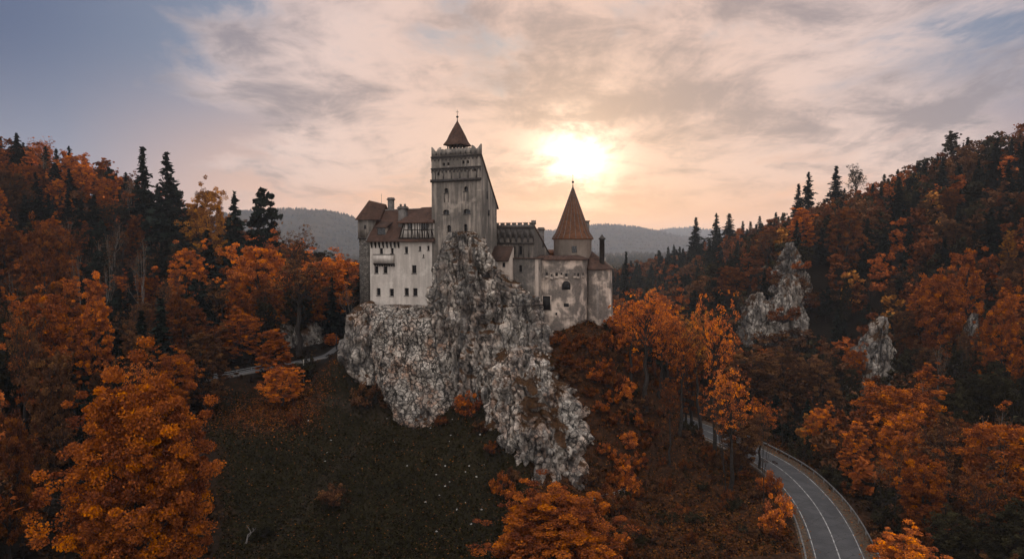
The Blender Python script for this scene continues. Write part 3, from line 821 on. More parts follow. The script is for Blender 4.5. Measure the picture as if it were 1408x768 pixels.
tag(rock_mass('cliff', [(476, 690, 740, 124.5), (492, 684, 752, 122.8), (508, 676, 764, 121.4), (526, 672, 786, 119.8), (544, 669, 800, 118.4), (566, 668, 812, 116.8), (590, 671, 820, 115.2),
    (615, 679, 822, 113.8), (640, 690, 818, 112.4), (660, 712, 812, 111.2), (676, 742, 806, 110.4), (700, 752, 800, 109.5)],
    9.0, M['rock_lobe'], 4, 0.9, 0.25, 240, 0.5, 0.8), kind='structure')
tag(rock_mass('cliff', [(668, 700, 722, 112.5), (690, 676, 716, 109.5), (703, 676, 694, 108.2), (716, 672, 690, 107)], 3.0, M['rock_lobe'], 14, 0.45, 0.2, 70, 0.4), kind='structure')
CR = 'limestone crag'
tag(rock_mass('limestone_crag', [(402, 1036, 1044, 236), (414, 1030, 1052, 234), (432, 1026, 1059, 233), (458, 1021, 1062, 232), (478, 1020, 1066, 231), (492, 1020, 1066, 230)], 9, M['rock_far'], 5, 0.9, 0.45, 120),
    'rounded grey limestone crag at the foot of the wooded hill, partly overgrown with brown scrub', 'rock')
tag(rock_mass('limestone_crag', [(378, 1078, 1086, 229), (394, 1070, 1098, 228), (414, 1065, 1106, 227), (436, 1064, 1112, 226), (458, 1061, 1112, 225), (478, 1060, 1092, 224), (494, 1056, 1090, 224)], 9, M['rock_far'], 6, 0.9, 0.45, 130),
    'broad pale limestone face with smooth bright base beside the rounded grey crag', 'rock')
tag(rock_mass('limestone_crag', [(334, 1079, 1084, 242), (348, 1076, 1090, 241), (364, 1070, 1104, 240), (385, 1068, 1114, 239), (410, 1076, 1126, 238), (440, 1096, 1142, 237), (474, 1112, 1148, 236)], 10, M['rock_dim'], 7, 1.2, 0.5, 130),
    'tall broken limestone ridge rising to a narrow spire on the wooded hillside', 'rock')
tag(rock_mass('limestone_crag', [(434, 1203, 1208, 184), (448, 1198, 1214, 183), (472, 1192, 1223, 182), (500, 1183, 1229, 181), (530, 1176, 1231, 180), (560, 1172, 1231, 179)], 9, M['rock_far'], 8, 0.9, 0.4, 130),
    'pointed limestone pinnacle standing alone among dark trees beyond the road', 'rock')
tag(rock_mass('limestone_crag', [(430, 1329, 1332, 172), (450, 1325, 1336, 171), (478, 1322, 1340, 170), (515, 1319, 1344, 169)], 7, M['rock_dim'], 9, 0.9, 0.5, 80),
    'narrow shaded limestone column half hidden by dark bushes high beyond the road', 'rock')
tag(rock_mass('limestone_crag', [(446, 388, 432, 176), (456, 380, 440, 175), (474, 378, 442, 174), (496, 376, 440, 173)], 5, M['rock_far'], 10, 0.6, 0.4, 90),
    'low pale limestone outcrop behind trees beside the lane to the castle', 'rock')

# ------------------------------------------------------------------ castle
class Fr:
    """Frame of a facade: origin at its front corner, u along the front to the right, b inwards."""
    def __init__(s, px, d, deg):
        t = R(deg)
        s.O = at(px, 400, d); s.O[2] = 0
        s.u = np.array([math.cos(t), -math.sin(t), 0]); s.n = np.array([-math.sin(t), -math.cos(t), 0])
        s.deg = deg
    def hit(s, px, py, b=0.0):
        """(a, z) where the pixel's ray meets the front plane pushed in by b"""
        r = ray(px, py); O = s.O - s.n * b
        C = np.array([0, 0, CAMZ])
        t = ((O - C) * s.n).sum() / (r * s.n).sum()
        p = C + r * t
        return float(((p - O) * s.u).sum()), float(p[2])
    def side(s, px, py, a=0.0):
        """(b, z) on the side plane at a"""
        r = ray(px, py); O = s.O + s.u * a
        C = np.array([0, 0, CAMZ])
        t = ((O - C) * s.u).sum() / (r * s.u).sum()
        p = C + r * t
        return float(((p - O) * -s.n).sum()), float(p[2])
    def P(s, a, b, z):
        p = s.O + s.u * a - s.n * b
        return (float(p[0]), float(p[1]), float(z))
def fbox(mb, fr, a0, a1, b0, b1, z0, z1):
    mb.hexa([fr.P(a0, b0, z0), fr.P(a1, b0, z0), fr.P(a1, b1, z0), fr.P(a0, b1, z0)],
            [fr.P(a0, b0, z1), fr.P(a1, b0, z1), fr.P(a1, b1, z1), fr.P(a0, b1, z1)])
def fprism(mb, fr, poly, b0, b1):
    mb.prism([fr.P(a, b0, z) for a, z in poly], [fr.P(a, b1, z) for a, z in poly])
def sprism(mb, fr, poly, a0, a1):
    """polygon in (b, z) extruded along a"""
    mb.prism([fr.P(a0, b, z) for b, z in poly], [fr.P(a1, b, z) for b, z in poly])
def holed(mb, fr, a0, a1, z0, z1, holes, depth=0.4, b=0.0):
    """front sheet with rectangular openings and their reveals"""
    As = sorted({a0, a1, *[h[0] for h in holes], *[h[1] for h in holes]})
    Zs = sorted({z0, z1, *[h[2] for h in holes], *[h[3] for h in holes]})
    for i in range(len(As) - 1):
        for j in range(len(Zs) - 1):
            ca, cz = (As[i] + As[i + 1]) / 2, (Zs[j] + Zs[j + 1]) / 2
            if any(h[0] < ca < h[1] and h[2] < cz < h[3] for h in holes): continue
            mb.quad(fr.P(As[i], b, Zs[j]), fr.P(As[i + 1], b, Zs[j]), fr.P(As[i + 1], b, Zs[j + 1]), fr.P(As[i], b, Zs[j + 1]))
    for h in holes:
        l, r_, lo, hi = h[:4]
        D = b + depth
        mb.quad(fr.P(l, b, lo), fr.P(l, b, hi), fr.P(l, D, hi), fr.P(l, D, lo))
        mb.quad(fr.P(r_, b, lo), fr.P(r_, D, lo), fr.P(r_, D, hi), fr.P(r_, b, hi))
        mb.quad(fr.P(l, b, lo), fr.P(l, D, lo), fr.P(r_, D, lo), fr.P(r_, b, lo))
        mb.quad(fr.P(l, b, hi), fr.P(r_, b, hi), fr.P(r_, D, hi), fr.P(l, D, hi))
        if len(h) > 4 and h[4] == 'arch':
            c, rr, n_ = (l + r_) / 2, (r_ - l) / 2, 6
            sp = hi - min(rr, (hi - lo) * 0.5); ry = hi - sp
            for sgn in (-1, 1):
                pts = [(c + sgn * rr, hi)] + [(c + sgn * rr * math.cos(k / n_ * math.pi / 2), sp + ry * math.sin(k / n_ * math.pi / 2)) for k in range(n_ + 1)]
                mb.quad(*[fr.P(a, b + 0.004, z) for a, z in pts])
def window(fr, h, parent, depth=0.4, b=0.0, bars=(1, 1), sill=True, name='window'):
    mb = MB(); mb.cur = 0
    l, r_, lo, hi = h[:4]
    D = b + depth - 0.03
    mb.quad(fr.P(l, D, lo), fr.P(r_, D, lo), fr.P(r_, D, hi), fr.P(l, D, hi))
    mb.cur = 1
    t = 0.06
    fbox(mb, fr, l, l + t, D - 0.10, D - 0.02, lo, hi); fbox(mb, fr, r_ - t, r_, D - 0.10, D - 0.02, lo, hi)
    fbox(mb, fr, l + t, r_ - t, D - 0.10, D - 0.02, hi - t, hi); fbox(mb, fr, l + t, r_ - t, D - 0.10, D - 0.02, lo, lo + t)
    for k in range(bars[0]):
        a = l + (r_ - l) * (k + 1) / (bars[0] + 1)
        fbox(mb, fr, a - t / 2, a + t / 2, D - 0.085, D - 0.025, lo + t, hi - t)
    for k in range(bars[1]):
        z = lo + (hi - lo) * (k + 1) / (bars[1] + 1)
        fbox(mb, fr, l + t, r_ - t, D - 0.08, D - 0.03, z - t / 2, z + t / 2)
    if sill:
        mb.cur = 2
        fbox(mb, fr, l - 0.1, r_ + 0.1, b - 0.08, b - 0.003, lo - 0.14, lo - 0.02)
    return mb.build(name, [M['glass'], M['frame_wood'], M['stone_trim']], parent)
def hole_px(fr, cx, cy_, w_, h_, *extra):
    a0, z1 = fr.hit(cx - w_ / 2, cy_ - h_ / 2); a1, z0 = fr.hit(cx + w_ / 2, cy_ + h_ / 2)
    return (a0, a1, z0, z1, *extra)
def arch_band(mb, fr, a0, a1, ztop, zbot, n, proud, frac=0.72, b=0.0):
    """frieze of small hanging arches"""
    top, bw = ztop, (a1 - a0) / n
    for i in range(n):
        l, r_ = a0 + i * bw, a0 + (i + 1) * bw
        c, rr = (l + r_) / 2, bw * frac / 2
        spring = zbot + (ztop - zbot) * 0.15
        rise = min(rr * 1.2, (ztop - spring) * 0.75)
        pts = [(l, zbot), (c - rr, zbot)] + [(c + rr * -math.cos(k / 8 * math.pi), spring + rise * math.sin(k / 8 * math.pi)) for k in range(9)] + [(c + rr, zbot), (r_, zbot), (r_, top), (l, top)]
        fprism(mb, fr, pts, b - proud, b + 0.002)

castle = empty('castle', (-8, 146, 46))
tag(castle, 'medieval hilltop castle with tall square tower, round tower under a pointed red roof and white wing, on a limestone cliff', 'castle')
castle['label'] = 'medieval castle with square keep, round tower and pale wing on top of the limestone cliff'

# ---- keep (square tower)
T = Fr(661.5, 135.5, 26)
aL, _ = T.hit(593.6, 280)
z_par = T.hit(628, 215)[1]
zb = 42.0
bD, z_bk = T.side(683, 283)
z_sd = T.side(663, 216)[1]
holes = []
h_main = [hole_px(T, 613.7, 262, 6.0, 6.5, 'arch'), hole_px(T, 640.8, 259.5, 6.0, 6.5, 'arch'), hole_px(T, 613.5, 291.5, 8.6, 6.4, 'arch'), hole_px(T, 642, 290.5, 9.4, 6.6, 'arch'),
          hole_px(T, 617.4, 314, 5.6, 9.6, 'arch'), hole_px(T, 640.2, 313, 5.4, 10.2, 'arch')]
h_small = [hole_px(T, 610.2, 225.8, 3.0, 4.2, 'arch'), hole_px(T, 616.4, 225.2, 3.0, 4.2, 'arch'), hole_px(T, 637.0, 223.0, 3.2, 4.4, 'arch'), hole_px(T, 643.3, 222.4, 3.0, 4.2, 'arch'),
           hole_px(T, 602.8, 239.3, 2.8, 4.0, 'arch'), hole_px(T, 652.8, 233.6, 2.6, 3.6, 'arch')]
mb = MB()
holed(mb, T, aL, 0, zb, z_par, h_main + h_small, 0.5)
# sides, back
bs, zs_ = T.side(671.8, 292.6)
sh = [(bs - 0.55, bs + 0.55, zs_ - 0.55, zs_ + 0.55)]
mb.quad(T.P(0, 0, zb), T.P(0, bD, zb), T.P(0, bD, z_bk), T.P(0, 0, z_par))
mb.quad(T.P(aL, 0, zb), T.P(aL, 0, z_par), T.P(aL, bD, z_bk), T.P(aL, bD, zb))
mb.quad(T.P(0, bD, zb), T.P(aL, bD, zb), T.P(aL, bD, z_bk), T.P(0, bD, z_bk))
mb.quad(T.P(aL, 0, z_par), T.P(0, 0, z_par), T.P(0, bD, z_bk), T.P(aL, bD, z_bk))
keep = mb.build('keep_tower', M['tower_plaster'], castle)
keep['label'] = 'tall square stained stone tower with battlements'
for h in h_main: window(T, h, keep, 0.5, bars=(1, 1), sill=True)
for h in h_small: window(T, h, keep, 0.5, bars=(0, 0), sill=False)
# side windows (set on the lit side wall)
S = Fr(661.5, 135.5, 26 - 90)      # frame whose front is the tower's right side
S.u, S.n = -T.n, T.u
hs = [(bs - 0.3, bs + 0.3, zs_ - 0.5, zs_ + 0.5)]
b2, z2 = T.side(669.7, 268)
hs.append((b2 - 0.12, b2 + 0.12, z2 - 0.7, z2 + 0.7))
def flat_window(fr, h, parent, proud=0.06, name='window'):
    """window whose stone surround stands proud of the wall"""
    l, r_, lo, hi = h
    m2 = MB(); m2.cur = 0
    m2.quad(fr.P(l, -0.012, lo), fr.P(r_, -0.012, lo), fr.P(r_, -0.012, hi), fr.P(l, -0.012, hi))
    m2.cur = 1
    t = 0.09
    fbox(m2, fr, l - t, l, -proud, -0.004, lo - t, hi + t); fbox(m2, fr, r_, r_ + t, -proud, -0.004, lo - t, hi + t)
    fbox(m2, fr, l, r_, -proud, -0.004, hi, hi + t); fbox(m2, fr, l, r_, -proud, -0.004, lo - t, lo)
    if r_ - l > 0.4:
        fbox(m2, fr, (l + r_) / 2 - 0.03, (l + r_) / 2 + 0.03, -proud * 0.6, -0.013, lo, hi)
    return m2.build(name, [M['glass'], M['stone_trim']], parent)
for h in hs: flat_window(S, h, keep)
# stained slots under the upper windows
for cx, cy_ in ((613.7, 272), (640.8, 270)):
    h = hole_px(T, cx, cy_, 5.2, 12)
    m2 = MB()
    for a in (h[0], h[1]): fbox(m2, T, a - 0.07, a + 0.07, -0.06, -0.003, h[2], h[3])
    m2.build('window_pilaster', M['stone_trim'], keep)
# string courses and friezes
m2 = MB()
zc0, zc1 = T.hit(628, 249.5)[1], T.hit(628, 245.5)[1]
fbox(m2, T, aL - 0.15, 0.12, -0.30, -0.003, zc0, zc1)
m2.build('cornice', M['dark_trim'], keep)
zs2 = T.hit(628, 230.5)[1]; zs1 = T.hit(628, 214.5)[1]
for zz in (zs2, zs1):
    m2 = MB(); fbox(m2, T, aL - 0.08, 0.08, -0.2, -0.003, zz - 0.14, zz + 0.14); m2.build('string_course', M['dark_trim'], keep)
m2 = MB(); arch_band(m2, T, aL, 0, zs1 - 0.16, zs1 - 0.75, 13, 0.13); m2.build('arched_frieze', M['stone_trim'], keep)
m2 = MB(); arch_band(m2, T, aL, 0, zs2 - 0.16, zs2 - 0.85, 13, 0.13)
m2.build('arched_frieze', M['stone_trim'], keep)
for k in range(6):
    a = aL + (0 - aL) * (k + 0.5) / 6 - 0.1
    m2 = MB(); fbox(m2, T, a, a + 0.2, -0.1, -0.003, zc1 + 0.01, zs2 - 0.86)
    m2.build('pilaster', M['stone_trim'], keep)
# parapet with rounded merlons and horned corners
Wd = -aL
prof = []
nst = 140
zbase = zs1 + 0.15
for k in range(nst + 1):
    t = k / nst
    a = aL + Wd * t
    e = min(t, 1 - t)
    if e < 0.10:
        q = e / 0.10
        z = zbase + 1.95 - 0.95 * math.sin(q * math.pi / 2) ** 1.2
    elif e < 0.19:
        q = (e - 0.10) / 0.09
        z = zbase + 1.0 + 0.85 * math.sin(q * math.pi / 2)
        if q > 0.93: z = zbase + 1.2
    else:
        s_ = (t - 0.19) / 0.62 * 8
        z = zbase + 0.98 + 0.42 * max(0.0, math.sin((s_ % 1.0) * math.pi)) ** 0.5
    prof.append((a, z))
m2 = MB()
for (a, z), (a2, z2_) in zip(prof, prof[1:]):
    fprism(m2, T, [(a, zbase), (a2, zbase), (a2, z2_), (a, z)], 0.0, 0.5)
m2.build('battlement', M['tower_plaster'], keep)
for k in range(9):
    a = aL + Wd * (k + 1.0) / 10
    m2 = MB(); fbox(m2, T, a - 0.2, a + 0.2, -0.02, -0.003, zbase + 0.25, zbase + 0.80)
    m2.build('battlement_panel', M['stone_trim'], keep)
# lean-to roof behind the parapet
m2 = MB()
bS, zS = 0.55, z_par - 0.25
sl_ = (z_bk - z_par) / bD
sprism(m2, T, [(0.02, z_par + 0.03), (bD + 0.5, z_bk + 0.5 * sl_ + 0.03), (bD + 0.5, z_bk + 0.5 * sl_ + 0.28), (0.02, z_par + 0.28)], aL - 0.1, 0.22)
m2.build('roof', M['tile_dark'], keep)
# bell turret
ca_, _ = T.hit(629, 205, 2.4)
cc = T.P(ca_, 2.4, 0)[:2]
z_e = T.hit(629, 200, 2.4)[1]; z_a = T.hit(629, 166.5, 2.4)[1]
rot = -R(26) + math.pi / 4
m2 = MB()
m2.lathe(cc, [(2.05, z_par - 3.0), (2.05, z_e - 1.0), (2.2, z_e - 0.95), (2.2, z_e - 0.8), (0.0, z_e - 0.8)], 4, rot)
m2.build('bell_turret', M['tower_plaster'], keep)
for i in range(4):
    for k in range(4):
        m2 = MB()
        a0_, a1_ = rot + i * math.pi / 2, rot + (i + 1) * math.pi / 2
        t = k / 4
        x = cc[0] + 2.0 * (math.cos(a0_) * (1 - t) + math.cos(a1_) * t); y = cc[1] + 2.0 * (math.sin(a0_) * (1 - t) + math.sin(a1_) * t)
        m2.lathe((x, y), [(0.0, z_e - 0.85), (0.13, z_e - 0.85), (0.13, z_e + 0.05), (0, z_e + 0.05)], 6)
        m2.build('turret_post', M['stone_trim'], keep)
m2 = MB()
hh = z_a - z_e
m2.lathe(cc, [(0.0, z_e + 0.12), (2.6, z_e - 0.12), (2.95, z_e - 0.10), (2.95, z_e + 0.02), (2.25, z_e + 0.18 * hh), (1.75, z_e + 0.40 * hh), (1.0, z_e + 0.68 * hh), (0.1, z_e + hh)], 4, rot)
m2.build('turret_roof', M['tile_brown'], keep)
def finial(c, z0, z1, parent, cross=True):
    m2 = MB()
    h = z1 - z0
    m2.lathe(c, [(0.13, z0 - 0.15), (0.07, z0 + 0.2 * h), (0.05, z0 + 0.3 * h)], 8)
    m2.lathe(c, [(0.0, z0 + 0.26 * h), (0.2, z0 + 0.30 * h), (0.28, z0 + 0.37 * h), (0.2, z0 + 0.44 * h), (0.0, z0 + 0.48 * h)], 10)
    m2.lathe(c, [(0.045, z0 + 0.44 * h), (0.03, z1)], 6)
    if cross:
        zc = z0 + 0.78 * h
        m2.hexa([(c[0] - 0.3, c[1] - 0.03, zc), (c[0] + 0.3, c[1] - 0.03, zc), (c[0] + 0.3, c[1] + 0.03, zc), (c[0] - 0.3, c[1] + 0.03, zc)],
                [(c[0] - 0.3, c[1] - 0.03, zc + 0.08), (c[0] + 0.3, c[1] - 0.03, zc + 0.08), (c[0] + 0.3, c[1] + 0.03, zc + 0.08), (c[0] - 0.3, c[1] + 0.03, zc + 0.08)])
    else:
        m2.lathe(c, [(0.0, z0 + 0.86 * h), (0.13, z0 + 0.9 * h), (0.0, z0 + 0.95 * h)], 8)
    return m2.build('finial', M['iron'], parent)
finial(cc, z_a, T.hit(629, 151, 2.4)[1], keep)

# ---- pale wing
Wf = Fr(594.5, 140.6, 20)
aw, _ = Wf.hit(509, 375)
am, _ = Wf.hit(550, 330)
zw0 = 44.5
zwE = Wf.hit(540, 331)[1]        # wall head under the left roof
zwG = Wf.hit(572, 327.5)[1]      # foot of the timber gallery
hw = [hole_px(Wf, 558.8, 343.5, 4.4, 9.2), hole_px(Wf, 577.4, 341.6, 3.0, 6.2), hole_px(Wf, 589.0, 340.8, 3.0, 6.0), hole_px(Wf, 582.2, 351.6, 2.0, 4.2),
      hole_px(Wf, 517.5, 370.8, 5.4, 9.2), hole_px(Wf, 529.9, 370.8, 5.6, 9.2), hole_px(Wf, 569.5, 370.0, 6.2, 11.2),
      hole_px(Wf, 520.5, 401.0, 5.4, 10.2), hole_px(Wf, 538.6, 401.8, 5.8, 10.2), hole_px(Wf, 559.1, 401.0, 6.0, 10.6), hole_px(Wf, 571.0, 401.2, 6.2, 10.6),
      hole_px(Wf, 524.2, 345.0, 4.6, 8.0), hole_px(Wf, 539.2, 344.6, 4.0, 7.4)]
mb = MB()
holed(mb, Wf, aw, 0.8, zw0, zwE, hw, 0.45)
Dw = 9.0
mb.quad(Wf.P(aw, 0, zw0), Wf.P(aw, 0, zwE), Wf.P(aw, Dw, zwE), Wf.P(aw, Dw, zw0))
mb.quad(Wf.P(0.8, 0, zw0), Wf.P(0.8, Dw, zw0), Wf.P(0.8, Dw, zwE), Wf.P(0.8, 0, zwE))
mb.quad(Wf.P(aw, Dw, zw0), Wf.P(aw, Dw, zwE), Wf.P(0.8, Dw, zwE), Wf.P(0.8, Dw, zw0))
wing = mb.build('wing', M['wing_plaster'], castle)
wing['label'] = 'pale plastered residential wing with brown roof'
for h in hw: window(Wf, h, wing, 0.45, bars=(1, 2) if h[1] - h[0] > 0.7 else (1, 1))
# main roof, hipped at its outer end
def roof_solid(mb, low, high, t=0.22):
    """low/high: matching loops; a slab between them"""
    mb.prism(low, high)
a_r, z_r = Wf.hit(522, 289.5, 4.8)
zE = zwE - 0.05
b_e, b_r = -0.75, 4.8
aE0 = aw - 0.45
m2 = MB()
P_ = Wf.P
e0, e1, e2, e3 = (aE0, b_e, zE), (0.8, b_e, zE), (0.8, Dw + 0.6, zE), (aE0, Dw + 0.6, zE)
r0, r1 = (a_r, b_r, z_r), (0.8, b_r, z_r + 0.25)
for f in ((e0, e1, r1, r0), (e2, e3, r0, r1), (e3, e0, r0), (e1, e2, r1)):
    m2.quad(*[P_(*q) for q in f])
lo = [(q[0], q[1], q[2] - 0.2) for q in (e0, e1, e2, e3)]
for i in range(4):
    A_, B_ = (e0, e1, e2, e3)[i], (e0, e1, e2, e3)[(i + 1) % 4]
    m2.quad(P_(*lo[i]), P_(*lo[(i + 1) % 4]), P_(*B_), P_(*A_))
m2.quad(*[P_(*q) for q in lo[::-1]])
m2.build('roof', M['tile_brown'], wing)
m2 = MB()
m2.tube([P_(a_r, b_r, z_r + 0.03), P_(0.8, b_r, z_r + 0.28)], 0.16, 6)
m2.tube([P_(aE0, b_e, zE + 0.03), P_(a_r, b_r, z_r + 0.03)], 0.13, 6)
m2.build('roof_ridge', M['chimney_stone'], wing)
def roof_z(b):   # height of the main roof's front slope
    return zE + (z_r - zE) * (b - b_e) / (b_r - b_e)
# timber gallery
ag0 = Wf.hit(549.5, 320)[0]
zG1 = Wf.hit(572, 305.5)[1]
m2 = MB()
aTL = Wf.hit(556, 306)[0]
fprism(m2, Wf, [(ag0, zwG), (0.6, zwG), (0.6, zG1), (aTL, zG1)], -0.25, 3.0)
gal = m2.build('timber_gallery', M['wing_plaster'], wing)
def beam(mb, fr, p, q, wdt, b0, b1):
    d = np.array([q[0] - p[0], q[1] - p[1]]); d /= np.linalg.norm(d); n_ = np.array([-d[1], d[0]]) * wdt / 2
    p, q = np.array(p), np.array(q)
    fprism(mb, fr, [tuple(p - n_), tuple(q - n_), tuple(q + n_), tuple(p + n_)], b0, b1)
m2 = MB()
fbox(m2, Wf, ag0 - 0.15, 0.6, -0.42, -0.253, zwG - 0.22, zwG + 0.16)
hG = zG1 - zwG
fbox(m2, Wf, aTL, 0.6, -0.36, -0.254, zwG + 0.52 * hG, zwG + 0.52 * hG + 0.13)
fbox(m2, Wf, aTL, 0.6, -0.38, -0.253, zG1 - 0.16, zG1)
wG = 0.6 - ag0
for t in (0.26, 0.36, 0.46, 0.53, 0.60, 0.68, 0.73, 0.80, 0.86, 0.92, 0.97):
    a = ag0 + wG * t
    fbox(m2, Wf, a - 0.075, a + 0.075, -0.35, -0.255, zwG + 0.1, zG1 - 0.1)
beam(m2, Wf, (ag0 + 0.05, zwG), (aTL + 0.05, zG1), 0.2, -0.37, -0.256)
beam(m2, Wf, (ag0 + 0.75, zwG), (ag0 + 1.4, zG1), 0.14, -0.345, -0.257)
for t in (0.40, 0.56, 0.66, 0.83, 0.95):
    a = ag0 + wG * t
    beam(m2, Wf, (a + 0.12, zwG + 0.1), (a - 0.16, zwG + 0.52 * hG), 0.12, -0.34, -0.258)
m2.build('timber_frame', M['timber'], wing)
hgw = [hole_px(Wf, 564.5, 311, 5.5, 6.0)[:4], hole_px(Wf, 584.5, 312, 9.0, 9.0)[:4]]
Wf2 = Fr(594.5, 140.6, 20); Wf2.O = Wf.O + Wf.n * 0.25
for h in hgw: flat_window(Wf2, h, wing, 0.06)
# roof over the gallery
m2 = MB()
aH0 = Wf.hit(549, 306)[0] - 0.2; zH = zG1 - 0.05
bH = -0.95
aH1, zH1 = Wf.hit(580, 285, 3.6)
g0, g1, g2, g3 = (aH0, bH, zH), (0.7, bH, zH), (0.7, 5.0, zH), (aH0, 5.0, zH)
t0, t1 = (aH1, 3.6, zH1), (0.7, 3.6, zH1 + 0.1)
for f in ((g0, g1, t1, t0), (g2, g3, t0, t1), (g3, g0, t0), (g1, g2, t1)):
    m2.quad(*[P_(*q) for q in f])
lo = [(q[0], q[1], q[2] - 0.18) for q in (g0, g1, g2, g3)]
for i in range(4):
    A_, B_ = (g0, g1, g2, g3)[i], (g0, g1, g2, g3)[(i + 1) % 4]
    m2.quad(P_(*lo[i]), P_(*lo[(i + 1) % 4]), P_(*B_), P_(*A_))
m2.quad(*[P_(*q) for q in lo[::-1]])
m2.build('gallery_roof', M['tile_brown'], wing)
# struts under the eaves
for k in range(8):
    px0 = 511.5 + k * 5.3
    a, z1_ = Wf.hit(px0, 332)
    m2 = MB()
    sprism(m2, Wf, [(-0.003, zwE - 0.2), (-0.003, zwE - 1.5), (-0.12, zwE - 1.5), (-0.62, zwE - 0.5), (-0.62, zwE - 0.2)], a - 0.1, a + 0.1)
    m2.build('eaves_strut', M['timber'], wing)
for k in range(7):
    a = ag0 + 0.3 + k * (wG - 0.5) / 6.2
    m2 = MB(); sprism(m2, Wf, [(-0.003, zwG - 0.225), (-0.003, zwG - 0.62), (-0.42, zwG - 0.225)], a - 0.09, a + 0.09)
    m2.build('eaves_strut', M['timber'], wing)
# dormer
aD0, zD0 = Wf.hit(519.8, 325, 0.6); aD1, _ = Wf.hit(531.5, 325, 0.6)
zD1 = Wf.hit(525, 312.5, 0.6)[1]
m2 = MB()
bd0 = 0.3
bd1 = b_e + (zD1 - zE) / (z_r - zE) * (b_r - b_e)
sprism(m2, Wf, [(bd0, roof_z(bd0) - 0.1), (bd1 + 0.2, zD1 - 0.1), (bd0, zD1)], aD0, aD1)
dorm = m2.build('dormer', M['pale_plaster'], wing)
m2 = MB()
zt = zD1 + 1.1
bt = b_e + (zt - zE) / (z_r - zE) * (b_r - b_e)
sprism(m2, Wf, [(bd0 - 0.45, zD1 - 0.12), (bt + 0.1, zt), (bt + 0.1, zt + 0.15), (bd0 - 0.45, zD1 + 0.06)], aD0 - 0.35, aD1 + 0.45)
m2.build('dormer_roof', M['tile_dark'], wing)
Wd_ = Fr(594.5, 140.6, 20); Wd_.O = Wf.O - Wf.n * bd0
flat_window(Wd_, (aD0 + 0.15, aD1 - 0.15, roof_z(bd0) + 0.15, zD1 - 0.15), wing, 0.05)
# balcony
aB0, zB1 = Wf.hit(516.3, 350); aB1, zB0 = Wf.hit(542.3, 361.5)
m2 = MB(); fbox(m2, Wf, aB0, aB1, -0.9, 0.02, zB0, zB1)
bal = m2.build('balcony', M['wing_plaster'], wing)
m2 = MB()
fbox(m2, Wf, aB0 - 0.06, aB1 + 0.06, -0.97, -0.003, zB1 + 0.004, zB1 + 0.12)
fbox(m2, Wf, aB0 - 0.06, aB1 + 0.06, -0.97, -0.003, zB0 - 0.15, zB0 - 0.004)
for k in range(9):
    a = aB0 + (aB1 - aB0) * k / 8
    sprism(m2, Wf, [(-0.003, zB0 - 0.15), (-0.003, zB0 - 0.7), (-0.2, zB0 - 0.7), (-0.9, zB0 - 0.15)], a - 0.1, a + 0.1)
m2.build('balcony_bracket', M['dark_trim'], wing)
# chimneys
def chimney(fr, pxl, pxr, pyt, pyb, b, parent, dep=1.0, pots=0, mat_='chimney_stone'):
    a0, z1 = fr.hit(pxl, pyt, b); a1, z0 = fr.hit(pxr, pyb, b)
    m2 = MB(); wdt = a1 - a0
    fbox(m2, fr, a0 + wdt * 0.12, a1 - wdt * 0.12, b, b + dep, z0, z1 - 0.55)
    fbox(m2, fr, a0, a1, b - 0.12, b + dep + 0.12, z1 - 0.55, z1 - 0.25)
    fbox(m2, fr, a0 + wdt * 0.1, a1 - wdt * 0.1, b - 0.03, b + dep + 0.03, z1 - 0.25, z1)
    for k in range(pots):
        c = fr.P(a0 + wdt * (k + 0.5) / pots, b + dep / 2, 0)[:2]
        m2.lathe(c, [(0.0, z1), (0.22, z1), (0.26, z1 + 0.3), (0.18, z1 + 0.5), (0, z1 + 0.5)], 8)
    return m2.build('chimney', M[mat_], parent)
chimney(Wf, 532.0, 540.2, 271.5, 296, 5.2, wing)
chimney(Wf, 546.0, 558.0, 283.5, 320, 1.6, wing, 1.3, 2)
m2 = MB(); q0 = np.array(P_(Wf.hit(524.6, 280, 5)[0], 5, Wf.hit(524.6, 290, 5)[1])); q1 = q0.copy(); q1[2] = Wf.hit(524.6, 266.5, 5)[1]
m2.tube([q0, q1], 0.035, 5); m2.build('antenna', M['iron'], wing)

# ---- stair turret at the wing's outer end
U = Fr(510.5, 146.6, 26)
au, _ = U.hit(493.2, 315)
zu0 = 44.0; zu1 = U.hit(502, 327)[1]; zu2 = U.hit(502, 301.5)[1]
Du = 4.2
m2 = MB(); fbox(m2, U, au + 0.05, -0.05, 0.05, Du, zu0, zu1)
tur = m2.build('stair_turret', M['turret_stone'], castle)
tur['label'] = 'square turret with rough grey stone below and dark plaster above'
m2 = MB(); fbox(m2, U, au - 0.12, 0.12, -0.12, Du + 0.1, zu1 + 0.003, zu2)
m2.build('turret_top', M['tower_plaster'], tur)
m2 = MB(); fbox(m2, U, au - 0.18, 0.18, -0.2, Du + 0.15, zu1 - 0.2, zu1)
m2.build('string_course', M['dark_trim'], tur)
U2 = Fr(510.5, 146.6, 26); U2.O = U.O + U.n * 0.12
flat_window(U2, hole_px(U2, 502.2, 312, 2.2, 4.6), tur)
m2 = MB()
zua = U.hit(509.8, 275.5, 2.2)[1]; aua = U.hit(509.8, 280, 2.2)[0]
ze = zu2 - 0.1
c0 = [(au - 0.55, -0.6, ze), (0.5, -0.6, ze), (0.5, Du + 0.5, ze), (au - 0.55, Du + 0.5, ze)]
ar2, zr2 = U.hit(531, 281, 4.6)
ap, rp = (aua, 1.6, zua), (ar2, 4.6, zr2)
ext = (ar2 + 0.5, 1.5, ze)
for f in ((c0[0], c0[1], ap), (c0[3], c0[0], ap), (c0[1], ext, rp, ap), (ext, (ar2 + 0.5, Du + 2, ze), rp), ((ar2 + 0.5, Du + 2, ze), c0[3], ap, rp)):
    m2.quad(*[U.P(*q) for q in f])
